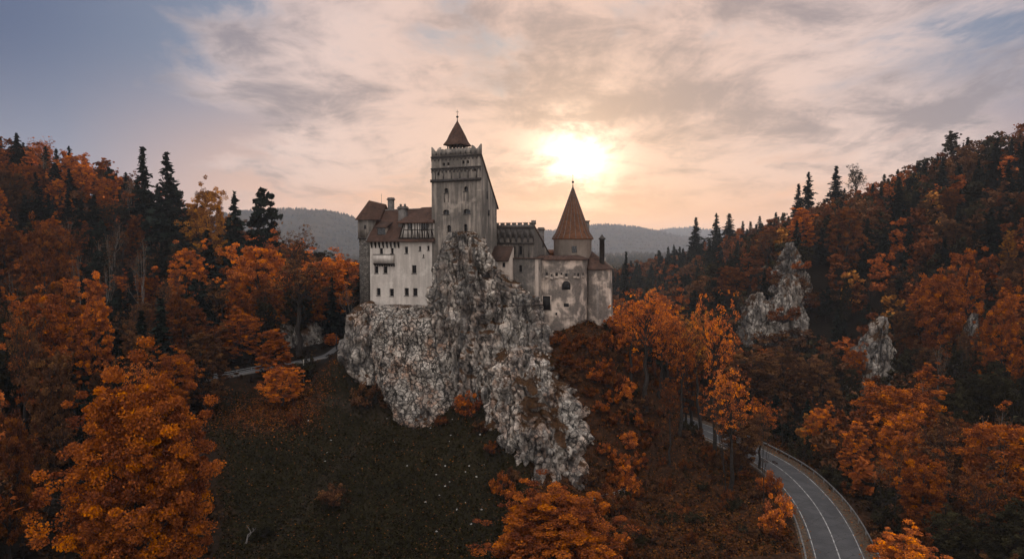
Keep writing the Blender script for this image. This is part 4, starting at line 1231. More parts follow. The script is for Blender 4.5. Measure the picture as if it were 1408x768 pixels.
m2.quad(*[U.P(q[0], q[1], q[2] - 0.02) for q in (c0[3], (ar2 + 0.5, Du + 2, ze), ext, c0[1], c0[0])])
m2.build('turret_roof', M['tile_brown'], tur)

# ---- gallery wing right of the keep
G = Fr(734.3, 139.0, 26)
ag, _ = G.hit(671, 330)
zg1 = G.hit(705, 312)[1]; zg0 = 42.0
zgm = G.hit(705, 334)[1]
bG, zGb = G.side(759, 357)
zGf = G.side(735, 312)[1]
hg = [hole_px(G, 706.8, 344, 4.2, 11), hole_px(G, 715.8, 344, 4.6, 12)]
m2 = MB()
holed(m2, G, ag, 0, zg0, zg1, hg, 0.4)
m2.quad(G.P(0, 0, zg0), G.P(0, bG, zg0), G.P(0, bG, zGb), G.P(0, 0, zg1))
m2.quad(G.P(ag, 0, zg0), G.P(ag, 0, zg1), G.P(ag, bG, zGb), G.P(ag, bG, zg0))
m2.quad(G.P(0, bG, zg0), G.P(ag, bG, zg0), G.P(ag, bG, zGb), G.P(0, bG, zGb))
m2.quad(G.P(ag, 0, zg1), G.P(0, 0, zg1), G.P(0, bG, zGb), G.P(ag, bG, zGb))
gw = m2.build('battlemented_wing', M['gallery_plaster'], castle)
gw['label'] = 'low dark wing with battlements and a blind arcade'
for h in hg: window(G, h, gw, 0.4, bars=(1, 1))
m2 = MB(); arch_band(m2, G, ag, 0, zg1 - 0.35, zgm + 0.2, 8, 0.16, 0.72); m2.build('blind_arcade', M['stone_trim'], gw)
m2 = MB(); fbox(m2, G, ag - 0.05, 0.1, -0.28, -0.003, zg1 - 0.3, zg1 - 0.02); m2.build('string_course', M['dark_trim'], gw)
m2 = MB(); fbox(m2, G, ag - 0.05, 0.1, -0.26, -0.003, zgm - 0.2, zgm + 0.15); m2.build('string_course', M['dark_trim'], gw)
m2 = MB(); fbox(m2, G, ag, 0, 0.0, 0.45, zg1 + 0.004, zg1 + 0.45)
nm = 8
for k in range(nm):
    a = ag + (0 - ag) * (k + 0.5) / nm
    fbox(m2, G, a - 0.38, a + 0.38, 0.0, 0.45, zg1 + 0.454, zg1 + 0.78)
    fbox(m2, G, a - 0.46, a + 0.46, -0.08, 0.53, zg1 + 0.784, zg1 + 0.90)
fbox(m2, G, -0.62, 0.02, -0.05, 0.9, zg1 + 0.456, zg1 + 1.3)
m2.build('battlement', M['chimney_stone'], gw)
m2 = MB()
for k in range(5):
    a = ag + (0 - ag) * (k + 4.2) / 9.2
    m2 = MB(); fbox(m2, G, a - 0.1, a + 0.1, -0.12, -0.003, zgm - 3.2, zgm - 0.21)
    m2.build('pilaster', M['stone_trim'], gw)
m2 = MB()
slg = (zGb - zg1) / bG
sprism(m2, G, [(0.05, zg1 + 0.03), (bG + 0.4, zGb + 0.4 * slg + 0.03), (bG + 0.4, zGb + 0.4 * slg + 0.25), (0.05, zg1 + 0.25)], ag - 0.05, 0.15)
m2.build('roof', M['tile_brown'], gw)
chimney(G, 739, 746.5, 312.5, 340, 4.0, gw, 1.0)
# ---- small house under a dark pent roof
K = Fr(699.5, 137.2, 26)
ak, _ = K.hit(672, 350)
zk0 = 42.0; zkE = K.hit(686, 355)[1]; zkT = K.hit(688, 339.5, 1.8)[1]
m2 = MB(); sprism(m2, K, [(0, zk0), (2.4, zk0), (2.4, zkT - 0.1), (0, zkE - 0.1)], ak, 0)
hut = m2.build('pent_house', M['pale_plaster'], castle)
hut['label'] = 'small pale annexe under a dark pent roof'
m2 = MB(); slk = (zkT - zkE) / 1.8
sprism(m2, K, [(-0.45, zkE - 0.45 * slk - 0.05), (1.9, zkT + 0.0), (1.9, zkT + 0.22), (-0.45, zkE - 0.45 * slk + 0.15)], ak - 0.2, 0.12)
m2.build('roof', M['tile_dark'], hut)
flat_window(K, hole_px(K, 693, 364, 2.4, 5.0), hut)
# ---- grey stained forewall
H = Fr(740.5, 136.6, 26)
ah, _ = H.hit(699, 380)
zh1 = H.hit(720, 355.5)[1]; zh0 = 40.5
hh_ = [hole_px(H, 715.8, 369, 4.2, 9.6, 'arch')]
m2 = MB(); holed(m2, H, ah, 0, zh0, zh1, hh_, 0.4)
m2.quad(H.P(0, 0, zh0), H.P(0, 3.4, zh0), H.P(0, 3.4, zh1), H.P(0, 0, zh1))
m2.quad(H.P(ah, 0, zh0), H.P(ah, 0, zh1), H.P(ah, 3.4, zh1), H.P(ah, 3.4, zh0))
m2.quad(H.P(ah, 0, zh1), H.P(0, 0, zh1), H.P(0, 3.4, zh1), H.P(ah, 3.4, zh1))
fw = m2.build('forewall', M['forewall_plaster'], castle)
fw['label'] = 'grey stained wall with one arched window'
for h in hh_: window(H, h, fw, 0.4)
m2 = MB(); sprism(m2, H, [(-0.3, zh1 + 0.003), (3.4, zh1 + 0.003), (3.4, zh1 + 0.25), (-0.3, zh1 + 0.12)], ah - 0.1, 0.25); m2.build('coping', M['tile_dark'], fw)
m2 = MB(); fbox(m2, H, -0.75, 0.0, -0.14, -0.003, zh0, zh1 - 0.05); m2.build('corner_pilaster', M['pale_plaster'], fw)

# ---- bastion: a curved curtain wall
def wall_run(pts, z0, z1, t, batter=0.0):
    """closed vertical wall along a plan polyline (front line), thickness t inwards (+y side)"""
    P2 = catmull(pts, 0.8)
    T2 = np.gradient(P2, axis=0); T2 /= np.linalg.norm(T2, axis=1, keepdims=True)
    N2 = np.stack([T2[:, 1], -T2[:, 0]], 1)
    return P2, N2
def curved_wall(pts, z0, z1, t, batter, mat_, name, parent):
    P2, N2 = wall_run(pts, z0, z1, t)
    b = MB(); n_ = len(P2)
    levels = np.linspace(z0, z1, 8)
    for i in range(n_ - 1):
        for l0, l1 in zip(levels, levels[1:]):
            f = lambda k, z: (*(P2[k] + N2[k] * batter * (z1 - z)), z)
            b.quad(f(i, l0), f(i + 1, l0), f(i + 1, l1), f(i, l1))
        b.quad((*P2[i], z1), (*P2[i + 1], z1), (*(P2[i + 1] - N2[i + 1] * t), z1), (*(P2[i] - N2[i] * t), z1))
        b.quad((*(P2[i] - N2[i] * t), z0), (*(P2[i] - N2[i] * t), z1), (*(P2[i + 1] - N2[i + 1] * t), z1), (*(P2[i + 1] - N2[i + 1] * t), z0))
    return b.build(name, mat_, parent), P2, N2
gp = lambda px, d: tuple(at(px, 400, d)[:2])
bp = [gp(736, 138.6), gp(752, 137.6), gp(772, 137.0), gp(790, 137.6), gp(801, 139.4), gp(806.5, 142), gp(808, 146), gp(806, 150)]
zB1_ = at(775, 357.5, 137)[2]
bas, BP, BN = curved_wall(bp, 33.0, zB1_, 1.2, 0.02, M['bastion_plaster'], 'bastion', castle)
bas['label'] = 'curved pale bastion wall blotched with dark stains'
m2 = MB()
for i in range(len(BP) - 1):
    q = lambda k, o, z: (*(BP[k] + BN[k] * o), z)
    m2.hexa([q(i, 0.35, zB1_ + 0.003), q(i + 1, 0.35, zB1_ + 0.003), q(i + 1, -2.0, zB1_ + 0.003), q(i, -2.0, zB1_ + 0.003)],
            [q(i, 0.35, zB1_ + 0.12), q(i + 1, 0.35, zB1_ + 0.12), q(i + 1, -2.0, zB1_ + 0.95), q(i, -2.0, zB1_ + 0.95)])
m2.build('coping', M['tile_brown'], bas)
def on_bastion(px, py):
    """frame and height of a spot on the curved wall"""
    best, bi = 1e9, 0
    for i in range(len(BP)):
        q = proj((BP[i][0], BP[i][1], 50))[0]
        if abs(q - px) < best and i < len(BP) * 0.8: best, bi = abs(q - px), i
    p, n_ = BP[bi], BN[bi]
    fr = Fr(700, 140, 0)
    fr.O = np.array([p[0], p[1], 0.0]) ; fr.n = np.array([n_[0], n_[1], 0]); fr.u = np.array([-n_[1], n_[0], 0])
    z = at(px, py, p[1])[2]
    off = 0.02 * (zB1_ - z) + 0.02
    fr.O = fr.O + fr.n * off
    return fr, z
for k, px in enumerate((752, 760, 767, 774.5, 781, 788, 794.5, 800)):
    fr, z = on_bastion(px, 377)
    m2 = MB(); m2.cur = 0
    q_ = (0.20, 0.13, 0.24, 0.15, 0.22, 0.11, 0.2, 0.14)[k]; z += (0.1, -0.15, 0.0, 0.12, -0.1, 0.05, -0.05, 0.1)[k]
    fbox(m2, fr, -q_, q_, -0.05, 0.2, z - q_ * 1.3, z + q_ * 1.5)
    m2.cur = 1
    fbox(m2, fr, -0.34, 0.34, -0.16, 0.1, z - 0.85, z - 0.43)
    m2.build('embrasure', [M['shadow_hole'], M['pale_plaster']], bas)
fr, z = on_bastion(753.5, 416)
m2 = MB(); m2.cur = 0
fbox(m2, fr, -0.78, 0.78, -0.03, 0.3, z - 1.45, z + 1.35)
m2.cur = 1
fbox(m2, fr, -0.98, -0.783, -0.16, 0.2, z - 1.5, z + 1.5); fbox(m2, fr, 0.783, 0.98, -0.16, 0.2, z - 1.5, z + 1.5); fbox(m2, fr, -0.782, 0.782, -0.16, 0.2, z + 1.353, z + 1.5)
m2.build('doorway', [M['shadow_hole'], M['pale_plaster']], bas)
fr, z = on_bastion(775.5, 392.5)
m2 = MB()
pts = [(-0.85, z - 0.8)] + [(0.85 * -math.cos(k / 10 * math.pi), z + 0.1 + 0.85 * math.sin(k / 10 * math.pi)) for k in range(11)] + [(0.85, z - 0.8)]
fprism(m2, fr, pts, -0.02, 0.3)
m2.build('blocked_arch', M['shadow_hole'], bas)['label'] = 'dark blocked archway in the bastion'
for (px, py, w_, h_) in ((779, 419, 1.0, 0.7), (762, 431, 0.35, 0.5), (741.5, 389, 0.3, 1.2)):
    fr, z = on_bastion(px, py)
    m2 = MB(); fbox(m2, fr, -w_ / 2, w_ / 2, -0.02, 0.2, z - h_ / 2, z + h_ / 2); m2.build('arrow_slit', M['shadow_hole'], bas)
# ---- end bastion
ep = [gp(802, 145.5), gp(806.5, 142.6), gp(815, 141.4), gp(828, 141.4), gp(838, 142.6), gp(841, 146), gp(840, 151)]
zE1 = at(825, 369.5, 141.6)[2]
eb, EP, EN = curved_wall(ep, 32.0, zE1, 1.0, 0.025, M['bastion_plaster'], 'end_bastion', castle)
eb['label'] = 'outermost pale bastion under a small dark roof beside a slim chimney'
m2 = MB()
pk = at(811, 343, 147)
loop = [(*(EP[i] + EN[i] * 0.4), zE1 - 0.02) for i in range(len(EP))]
for i in range(len(loop) - 1):
    m2.quad(loop[i], loop[i + 1], pk)
m2.quad(loop[-1], loop[0], pk)
m2.quad(*[(q[0], q[1], q[2] - 0.15) for q in loop[::-1]])
for i in range(len(loop) - 1):
    m2.quad((loop[i][0], loop[i][1], loop[i][2] - 0.15), (loop[i + 1][0], loop[i + 1][1], loop[i + 1][2] - 0.15), loop[i + 1], loop[i])
m2.build('roof', M['tile_brown'], eb)
Cq = at(827.6, 367, 143.2)
zq1 = at(827.6, 328, 143.2)[2]; zq2 = at(827.6, 322, 143.2)[2]
m2 = MB()
m2.lathe(Cq[:2], [(0.55, Cq[2] - 2), (0.52, zq1 - 0.2), (0.72, zq1 - 0.18), (0.72, zq1 + 0.1), (0.6, zq1 + 0.15), (0.0, zq2)], 8)
m2.build('chimney', M['dark_trim'], eb)
for j in range(3):                                                   # buttress strips
    i = int(len(EP) * (0.32 + 0.17 * j))
    fr = Fr(700, 140, 0); fr.O = np.array([*EP[i], 0.0]); fr.n = np.array([*EN[i], 0]); fr.u = np.array([-EN[i][1], EN[i][0], 0])
    m2 = MB(); sprism(m2, fr, [(-0.9, 36), (0.3, 36), (0.3, zE1 - 2.5 - j), (0.0, zE1 - 2.5 - j)], -0.35, 0.35)
    m2.build('buttress', M['bastion_plaster'], eb)
# ---- round tower
rc = at(787.3, 345, 147.0)
rr = 25.8 / FPX * 147.2
zr0 = 42.0; zr1 = at(787, 328, 143.2)[2]; zra = at(785, 256.5, 147)[2]
m2 = MB()
m2.lathe(rc[:2], [(rr, zr0), (rr, zr1 - 0.35), (rr + 0.12, zr1 - 0.3), (rr + 0.22, zr1 + 0.3)], 40)
rt = m2.build('round_tower', M['pale_plaster'], castle, smooth=False)
rt['label'] = 'round pale tower under a pointed red tiled roof'
m2 = MB()
rf = rr + 0.42
m2.lathe(rc[:2], [(rr - 0.5, zr1 + 0.1), (rf, zr1 - 0.12), (rf, zr1 + 0.02), (rr * 0.90, zr1 + 1.3), (rr * 0.73, zr1 + 3.1), (0.05, zra)], 40)
m2.build('cone_roof', M['tile_red'], rt)
m2 = MB()
for k in range(20):
    a = 2 * math.pi * k / 20 + 0.07
    pr = [(rf, zr1 + 0.05), (rr * 0.90, zr1 + 1.33), (rr * 0.73, zr1 + 3.13), (0.12, zra - 0.1)]
    m2.tube([(rc[0] + r_ * math.cos(a), rc[1] + r_ * math.sin(a), z) for r_, z in pr], [0.07, 0.07, 0.06, 0.03], 4)
m2.build('roof_rib', M['chimney_stone'], rt)
finial(rc[:2], zra, at(785, 239.5, 147)[2], rt, False)
fr = Fr(700, 140, 0)
wa = at(789.6, 342.6, 143)
nv = np.array([wa[0] - rc[0], -math.sqrt(max(0.1, rr ** 2 - (wa[0] - rc[0]) ** 2)), 0]); nv /= np.linalg.norm(nv)
fr.O = np.array([rc[0], rc[1], 0.0]) + nv * (rr + 0.03); fr.n = nv; fr.u = np.array([-nv[1], nv[0], 0])
flat_window(fr, (-0.42, 0.42, wa[2] - 0.6, wa[2] + 0.6), rt, 0.1)
ch = at(807, 330, 152); m2 = MB(); zt_ = at(807, 304.5, 152)[2]
m2.hexa([(ch[0] - 0.45, 151.5, 50), (ch[0] + 0.45, 151.5, 50), (ch[0] + 0.45, 152.5, 50), (ch[0] - 0.45, 152.5, 50)],
        [(ch[0] - 0.45, 151.5, zt_), (ch[0] + 0.45, 151.5, zt_), (ch[0] + 0.45, 152.5, zt_), (ch[0] - 0.45, 152.5, zt_)])
m2.hexa([(ch[0] - 0.6, 151.35, zt_ + 0.003), (ch[0] + 0.6, 151.35, zt_ + 0.003), (ch[0] + 0.6, 152.65, zt_ + 0.003), (ch[0] - 0.6, 152.65, zt_ + 0.003)],
        [(ch[0] - 0.6, 151.35, zt_ + 0.2), (ch[0] + 0.6, 151.35, zt_ + 0.2), (ch[0] + 0.6, 152.65, zt_ + 0.2), (ch[0] - 0.6, 152.65, zt_ + 0.2)])
m2.build('chimney', M['chimney_stone'], rt)
# ---- inner range behind the gallery and the round tower
I0, I1 = at(742, 352, 149), at(770, 352, 150)
m2 = MB()
zi = at(750, 351, 149)[2]
m2.hexa([(I0[0] - 6, 149, 42), (I1[0], 150, 42), (I1[0], 157, 42), (I0[0] - 6, 157, 42)], [(I0[0] - 6, 149, zi), (I1[0], 150, zi), (I1[0], 157, zi), (I0[0] - 6, 157, zi)])
ir = m2.build('inner_range', M['pale_plaster'], castle)
m2 = MB(); zi2 = at(750, 343, 152)[2]
m2.prism([(I0[0] - 6.2, 148.6, zi + 0.003), (I0[0] - 6.2, 157.4, zi + 0.003), (I0[0] - 6.2, 153, zi2)], [(I1[0] + 0.3, 149.4, zi + 0.003), (I1[0] + 0.3, 157.4, zi + 0.003), (I1[0] + 0.3, 153, zi2)])
m2.build('roof', M['tile_red'], ir)

# ledge walk with an iron rail along the rock under the doorway
lp = [at(700, 419.5, 129.2), at(718, 419.5, 130.0), at(735, 419, 132.5), at(748, 418, 136.2)]
root = empty('ledge_walk', lp[1])
tag(root, 'thin dark walkway with iron rail clinging to the rock below the castle doorway', 'walkway')
m2 = MB()
for a, b_ in zip(lp, lp[1:]):
    m2.hexa([a + (0, -0.35, -0.12), b_ + (0, -0.35, -0.12), b_ + (0, 0.6, -0.12), a + (0, 0.6, -0.12)], [a + (0, -0.35, 0), b_ + (0, -0.35, 0), b_ + (0, 0.6, 0), a + (0, 0.6, 0)])
m2.build('deck', M['timber'], root)
m2 = MB(); m2.tube([q + (0, -0.3, 0.95) for q in lp], 0.035, 5); m2.build('handrail', M['iron'], root)
for q in lp:
    m2 = MB(); m2.tube([q + (0, -0.3, 0.0), q + (0, -0.3, 0.97)], 0.03, 5); m2.build('post', M['iron'], root)

# ------------------------------------------------------------------ trees: prototypes
def leaf_quads(rng, C, size, up=0.35, elong=1.5, dirs=None):
    n_ = len(C)
    nr = rng.normal(size=(n_, 3)); nr[:, 2] = np.abs(nr[:, 2]) + up
    nr /= np.linalg.norm(nr, axis=1, keepdims=True)
    t = rng.normal(size=(n_, 3)) if dirs is None else dirs + rng.normal(size=(n_, 3)) * 0.25
    t -= (t * nr).sum(1, keepdims=True) * nr
    t /= np.linalg.norm(t, axis=1, keepdims=True) + 1e-9
    b = np.cross(nr, t)
    s = (size * rng.uniform(0.6, 1.35, n_))[:, None]
    L, W_ = s * elong * 0.5, s * 0.5
    V = np.stack([C + t * L, C + b * W_, C - t * L, C - b * W_], 1).reshape(-1, 3)
    F = np.arange(4 * n_).reshape(-1, 4)
    return V, F
class Wood:
    def __init__(s): s.v, s.f, s.n = [], [], 0
    def add(s, pts, rad, n=5):
        V, F = tube_np(pts, rad, n)
        s.v.append(V); s.f.append(F + s.n); s.n += len(V)
    def mesh(s, name, mat_):
        return np_mesh(name, np.vstack(s.v), np.vstack(s.f), [mat_], smooth=True)
def bend(rng, a, b, n=5, sag=0.0, wig=0.05):
    t = np.linspace(0, 1, n)[:, None]
    P = a + (b - a) * t
    L = np.linalg.norm(b - a)
    P[1:-1] += rng.normal(size=(n - 2, 3)) * L * wig
    P[:, 2] += np.sin(t[:, 0] * math.pi) * sag * L
    return P
def make_broadleaf(seed, H, Rr, base=0.28, clumps=70, per=95, leaf=0.42, shape='round', sparse=1.0, bark='bark', limbs=11, lean=0.0):
    """returns (trunk mesh, crown mesh). Crown of leaf clumps hung on limbs inside an uneven envelope."""
    rng = np.random.default_rng(seed)
    wd = Wood()
    top = np.array([lean * H, rng.normal() * 0.02 * H, H * 0.86])
    tr = bend(rng, np.array([0, 0, -1.0]), top, 9, 0, 0.012)
    r0 = (0.016 if sparse > 0.8 else 0.027) * H + 0.05
    wd.add(tr, np.linspace(r0, r0 * 0.16, 9), 7)
    def env(t):   # crown radius at relative height t
        q = np.clip((t - base) / (1 - base), 0, 1)
        if shape == 'round': return Rr * np.sin(np.pi * (0.10 + 0.86 * q) ** 0.85) ** 0.65
        if shape == 'cone': return Rr * (1 - q) ** 0.7 * (0.35 + 0.65 * min(1, q * 6)) + 0.1 * Rr
        if shape == 'vase': return Rr * (0.35 + 0.75 * q) * np.sqrt(max(0.0, 1 - q ** 4))
        return Rr * 0.9
    lob = rng.uniform(0.68, 1.2, 9)
    def lobe(az): 
        k = (az / (2 * math.pi) * 9) % 9
        i = int(k); f = k - i
        return lob[i] * (1 - f) + lob[(i + 1) % 9] * f
    tips, near = [], []
    for i in range(limbs):
        t0 = (base * 0.75 if sparse > 0.8 else base) + (0.80 - (base * 0.75 if sparse > 0.8 else base)) * (i + rng.uniform(0, 0.6)) / limbs
        az = i * 2.399 + rng.normal() * 0.3
        s_ = tr[0] + (tr[-1] - tr[0]) * ((t0 * H + 1) / (H * 0.86 + 1))
        t1 = min(0.93, t0 + rng.uniform(0.10, 0.26))
        rad = env(t1) * lobe(az) * rng.uniform(0.7, 0.95)
        e = np.array([tr[-1][0] * t1 + math.cos(az) * rad, math.sin(az) * rad, t1 * H])
        P = bend(rng, s_, e, 6, 0.06, 0.04)
        rl = r0 * (0.42 - 0.25 * t0)
        wd.add(P, np.linspace(rl, rl * 0.22, 6), 5)
        tips.append(e)
        for k in range(4):
            f = rng.uniform(0.35, 0.9)
            a = P[0] + (P[-1] - P[0]) * f
            e2 = a + (e - s_) * rng.uniform(0.25, 0.45) + rng.normal(size=3) * Rr * 0.22 + (0, 0, Rr * 0.15)
            wd.add(bend(rng, a, e2, 4, 0.03, 0.05), np.linspace(rl * 0.4, rl * 0.08, 4), 4)
            tips.append(e2)
            for _ in range(2 if sparse < 0.8 else 1):
                e3 = e2 + rng.normal(size=3) * Rr * 0.18 + (0, 0, Rr * 0.08)
                wd.add(bend(rng, a + (e2 - a) * 0.6, e3, 3, 0, 0.03), np.linspace(rl * 0.18, rl * 0.05, 3), 3)
                near.append(e3)
    C = list(tips) + list(near)
    while len(C) < clumps:
        t = base + (0.97 - base) * rng.uniform(0, 1) ** 0.8
        az = rng.uniform(0, 2 * math.pi)
        rad = env(t) * lobe(az + t * 2) * rng.uniform(0.3, 1.0) ** 0.5
        C.append(np.array([top[0] * t + math.cos(az) * rad, math.sin(az) * rad, t * H]))
    rng.shuffle(C)
    C = np.array(C[:clumps])
    Vc, tint = [], []
    for c in C:
        m_ = max(6, int(per * rng.uniform(0.5, 1.4)))
        rcl = Rr * rng.uniform(0.055, 0.145)
        d = rng.normal(size=(m_, 3)); d /= np.linalg.norm(d, axis=1, keepdims=True)
        d *= (rng.uniform(0.15, 1, m_) ** 0.5)[:, None]
        p = c + d * rcl * np.array([1.15, 1.15, 0.80])
        Vc.append(p)
        tint.append(np.clip(rng.normal(0.45, 0.23) + rng.normal(size=m_) * 0.14, 0, 1))
    Vc = np.vstack(Vc); tint = np.concatenate(tint)
    V, F = leaf_quads(rng, Vc, leaf, 0.12)
    return wd.mesh('trunk', M[bark]), np_mesh('crown', V, F, [M['leaf']], tint)
def make_fir(seed, H, Rr, base=0.10, levels=26, dens=1.0, size=0.62):
    rng = np.random.default_rng(seed)
    wd = Wood()
    wd.add(bend(rng, np.array([0, 0, -1.0]), np.array([0, 0, H]), 7, 0, 0.004), np.linspace(0.013 * H + 0.06, 0.02, 7), 6)
    C, D, tint = [], [], []
    for i in range(levels):
        t = base + (1 - base) * (i / (levels - 1)) ** 0.92
        L = Rr * (1 - t) ** 0.80 * rng.uniform(0.72, 1.12) + 0.12
        nb = max(4, int((5 + 5 * (1 - t)) * dens))
        for k in range(nb):
            az = rng.uniform(0, 2 * math.pi)
            l = L * rng.uniform(0.6, 1.15)
            z = t * H + rng.normal() * H * 0.008
            ms = max(2, int(l / 0.30))
            tt = (np.arange(ms) + rng.uniform(0.2, 0.8, ms)) / ms
            droop = -0.28 * tt ** 1.4 * l + 0.10 * tt ** 4 * l
            x, y = math.cos(az), math.sin(az)
            side = rng.normal(size=ms) * 0.20 * l * tt
            P = np.stack([x * l * tt - y * side, y * l * tt + x * side, z + droop], 1)
            C.append(P)
            D.append(np.tile([x, y, -0.35], (ms, 1)))
            tint.append(np.full(ms, rng.uniform(0.2, 0.7)) + rng.normal(size=ms) * 0.1)
            if k % 3 == 0 and t < 0.7:
                wd.add(np.array([[0, 0, z], [x * l * 0.5, y * l * 0.5, z - 0.07 * l], [x * l * 0.9, y * l * 0.9, z - 0.2 * l]]), [0.05, 0.03, 0.012], 3)
    C, D, tint = np.vstack(C), np.vstack(D), np.clip(np.concatenate(tint), 0, 1)
    V, F = leaf_quads(rng, C, size, 0.8, 1.9, D)
    return wd.mesh('trunk', M['bark']), np_mesh('crown', V, F, [M['needle']], tint)
def make_pine(seed, H, Rr, base=0.35, limbs=22, per=60, size=0.5):
    rng = np.random.default_rng(seed)
    wd = Wood()
    wd.add(bend(rng, np.array([0, 0, -1.0]), np.array([rng.normal() * 0.3, 0, H * 0.97]), 8, 0, 0.008), np.linspace(0.014 * H + 0.06, 0.04, 8), 6)
    C, tint = [], []
    for i in range(limbs):
        t = base + (0.98 - base) * i / (limbs - 1)
        q = (t - base) / (1 - base)
        L = Rr * (1.0 - q) ** 0.6 * rng.uniform(0.45, 1.15) + 0.4
        az = i * 2.2 + rng.normal() * 0.5
        e = np.array([math.cos(az) * L, math.sin(az) * L, t * H + L * rng.uniform(-0.12, 0.18)])
        wd.add(bend(rng, np.array([0, 0, t * H]), e, 4, 0.02, 0.03), [0.10, 0.07, 0.05, 0.02], 4)
        for k in range(max(1, int(L / 1.1))):
            f = (k + 0.9) / max(1, int(L / 1.1))
            c = np.array([0, 0, t * H]) * (1 - f) + e * f + rng.normal(size=3) * 0.25
            m_ = int(per * rng.uniform(0.6, 1.3))
            d = rng.normal(size=(m_, 3)); d /= np.linalg.norm(d, axis=1, keepdims=True); d *= (rng.uniform(0.1, 1, m_) ** 0.5)[:, None]
            C.append(c + d * np.array([1.15, 1.15, 0.60]) * rng.uniform(0.6, 1.05))
            tint.append(np.clip(rng.uniform(0.2, 0.65) + rng.normal(size=m_) * 0.1, 0, 1))
    C, tint = np.vstack(C), np.concatenate(tint)
    V, F = leaf_quads(rng, C, size, 0.4, 1.6)
    return wd.mesh('trunk', M['bark']), np_mesh('crown', V, F, [M['needle']], tint)
def make_bare(seed, H, Rr, leaves=350, leaf=0.30, bark='bark', levels=4, lean=0.0):
    rng = np.random.default_rng(seed)
    wd = Wood(); tips = []
    def grow(p, d, L, r, lv):
        e = p + d * L
        wd.add(bend(rng, p, e, 4, 0.0, 0.035), np.linspace(r, r * 0.62, 4), 5 if lv > 2 else 3)
        if lv == 0:
            tips.append(e); return
        n_ = 3 if lv > 1 else 4
        for k in range(n_):
            nd = d + rng.normal(size=3) * (0.48 if k else 0.22) + (0, 0, 0.12)
            nd[:2] *= Rr / (0.42 * H)
            nd /= np.linalg.norm(nd)
            grow(p + (e - p) * (rng.uniform(0.55, 1.0) if k else 1.0), nd, L * rng.uniform(0.55, 0.85), r * (0.62 if k == 0 else 0.45), lv - 1)
    grow(np.array([0, 0, -1.0]), np.array([lean, 0, 1.0]) / math.hypot(lean, 1), H * 0.40, 0.014 * H + 0.04, levels)
    tips = np.array(tips)
    m_ = leaves
    C = tips[rng.integers(0, len(tips), m_)] + rng.normal(size=(m_, 3)) * Rr * 0.07
    V, F = leaf_quads(rng, C, leaf)
    return wd.mesh('trunk', M[bark]), np_mesh('crown', V, F, [M['leaf']], np.clip(rng.normal(0.45, 0.2, m_), 0, 1))
def make_shrub(seed, H, Rr, clumps=16, per=70, leaf=0.22):
    rng = np.random.default_rng(seed)
    wd = Wood(); C, tint = [], []
    for k in range(clumps):
        az = rng.uniform(0, 6.28); q = rng.uniform(0.1, 1) ** 0.5
        c = np.array([math.cos(az) * Rr * q, math.sin(az) * Rr * q, H * rng.uniform(0.15, 0.95) * (1 - 0.45 * q)])
        wd.add(bend(rng, np.array([0, 0, -0.4]), c, 4, 0, 0.05), [0.05, 0.04, 0.025, 0.01], 3)
        m_ = int(per * rng.uniform(0.5, 1.4))
        d = rng.normal(size=(m_, 3)); d /= np.linalg.norm(d, axis=1, keepdims=True); d *= (rng.uniform(0.1, 1, m_) ** 0.5)[:, None]
        C.append(c + d * Rr * rng.uniform(0.14, 0.32) * np.array([1, 1, 0.8])); tint.append(np.clip(rng.normal(0.45, 0.2) + rng.normal(size=m_) * 0.13, 0, 1))
    C, tint = np.vstack(C), np.concatenate(tint)
    V, F = leaf_quads(rng, C, leaf)
    return wd.mesh('stem', M['bark']), np_mesh('foliage', V, F, [M['leaf']], tint)

REF_H = 20.0
def sized(pr):
    """(trunk, crown, top height, crown radius)"""
    me = pr[1]
    co = np.empty(len(me.vertices) * 3, np.float32); me.vertices.foreach_get('co', co); co = co.reshape(-1, 3)
    return (pr[0], pr[1], float(np.percentile(co[:, 2], 99.7)), float(np.percentile(np.hypot(co[:, 0], co[:, 1]), 97)))
BROAD = [sized(make_broadleaf(100 + i, REF_H, r_, b_, c_, p_, l_, s_)) for i, (r_, b_, c_, p_, l_, s_) in enumerate([
    (6.0, 0.20, 380, 80, 0.21, 'round'), (5.2, 0.18, 340, 80, 0.21, 'round'), (4.2, 0.14, 320, 76, 0.20, 'cone'), (6.2, 0.24, 380, 76, 0.21, 'vase'), (5.0, 0.14, 350, 80, 0.20, 'round'), (5.6, 0.22, 340, 76, 0.21, 'vase')])]
WISPY = [sized(make_broadleaf(200 + i, REF_H, 5.4, 0.52, 230, 19, 0.22, s_, 0.5, 'bark', 15, ln)) for i, (s_, ln) in enumerate([('round', 0.0), ('vase', 0.03), ('vase', 0.12)])]
FIR = [sized(make_fir(300 + i, REF_H, r_, b_, l_, d_)) for i, (r_, b_, l_, d_) in enumerate([(4.4, 0.06, 34, 1.5), (4.9, 0.18, 30, 1.35), (3.9, 0.04, 36, 1.6), (4.6, 0.30, 28, 1.3)])]
PINE = [sized(make_pine(400 + i, REF_H, r_, 0.25, 40, 75)) for i, r_ in enumerate([5.0, 4.2])]
BARE = [sized(make_bare(500 + i, REF_H, 5.5, n_, 0.28, b_, 4, ln)) for i, (n_, b_, ln) in enumerate([(900, 'bark', 0), (350, 'bark', 0.06), (450, 'bark_pale', 0.0)])]
SHRUB = [sized(make_shrub(600 + i, 3.0, 1.9, 34, 60, 0.16)) for i in range(3)]
BIG = [sized(make_broadleaf(700 + i, 24.0, r_, 0.06, c_, p_, 0.21, s_, 1.0, 'bark', 20)) for i, (r_, c_, p_, s_) in enumerate([(8.6, 800, 190, 'round'), (7.5, 640, 160, 'round')])]

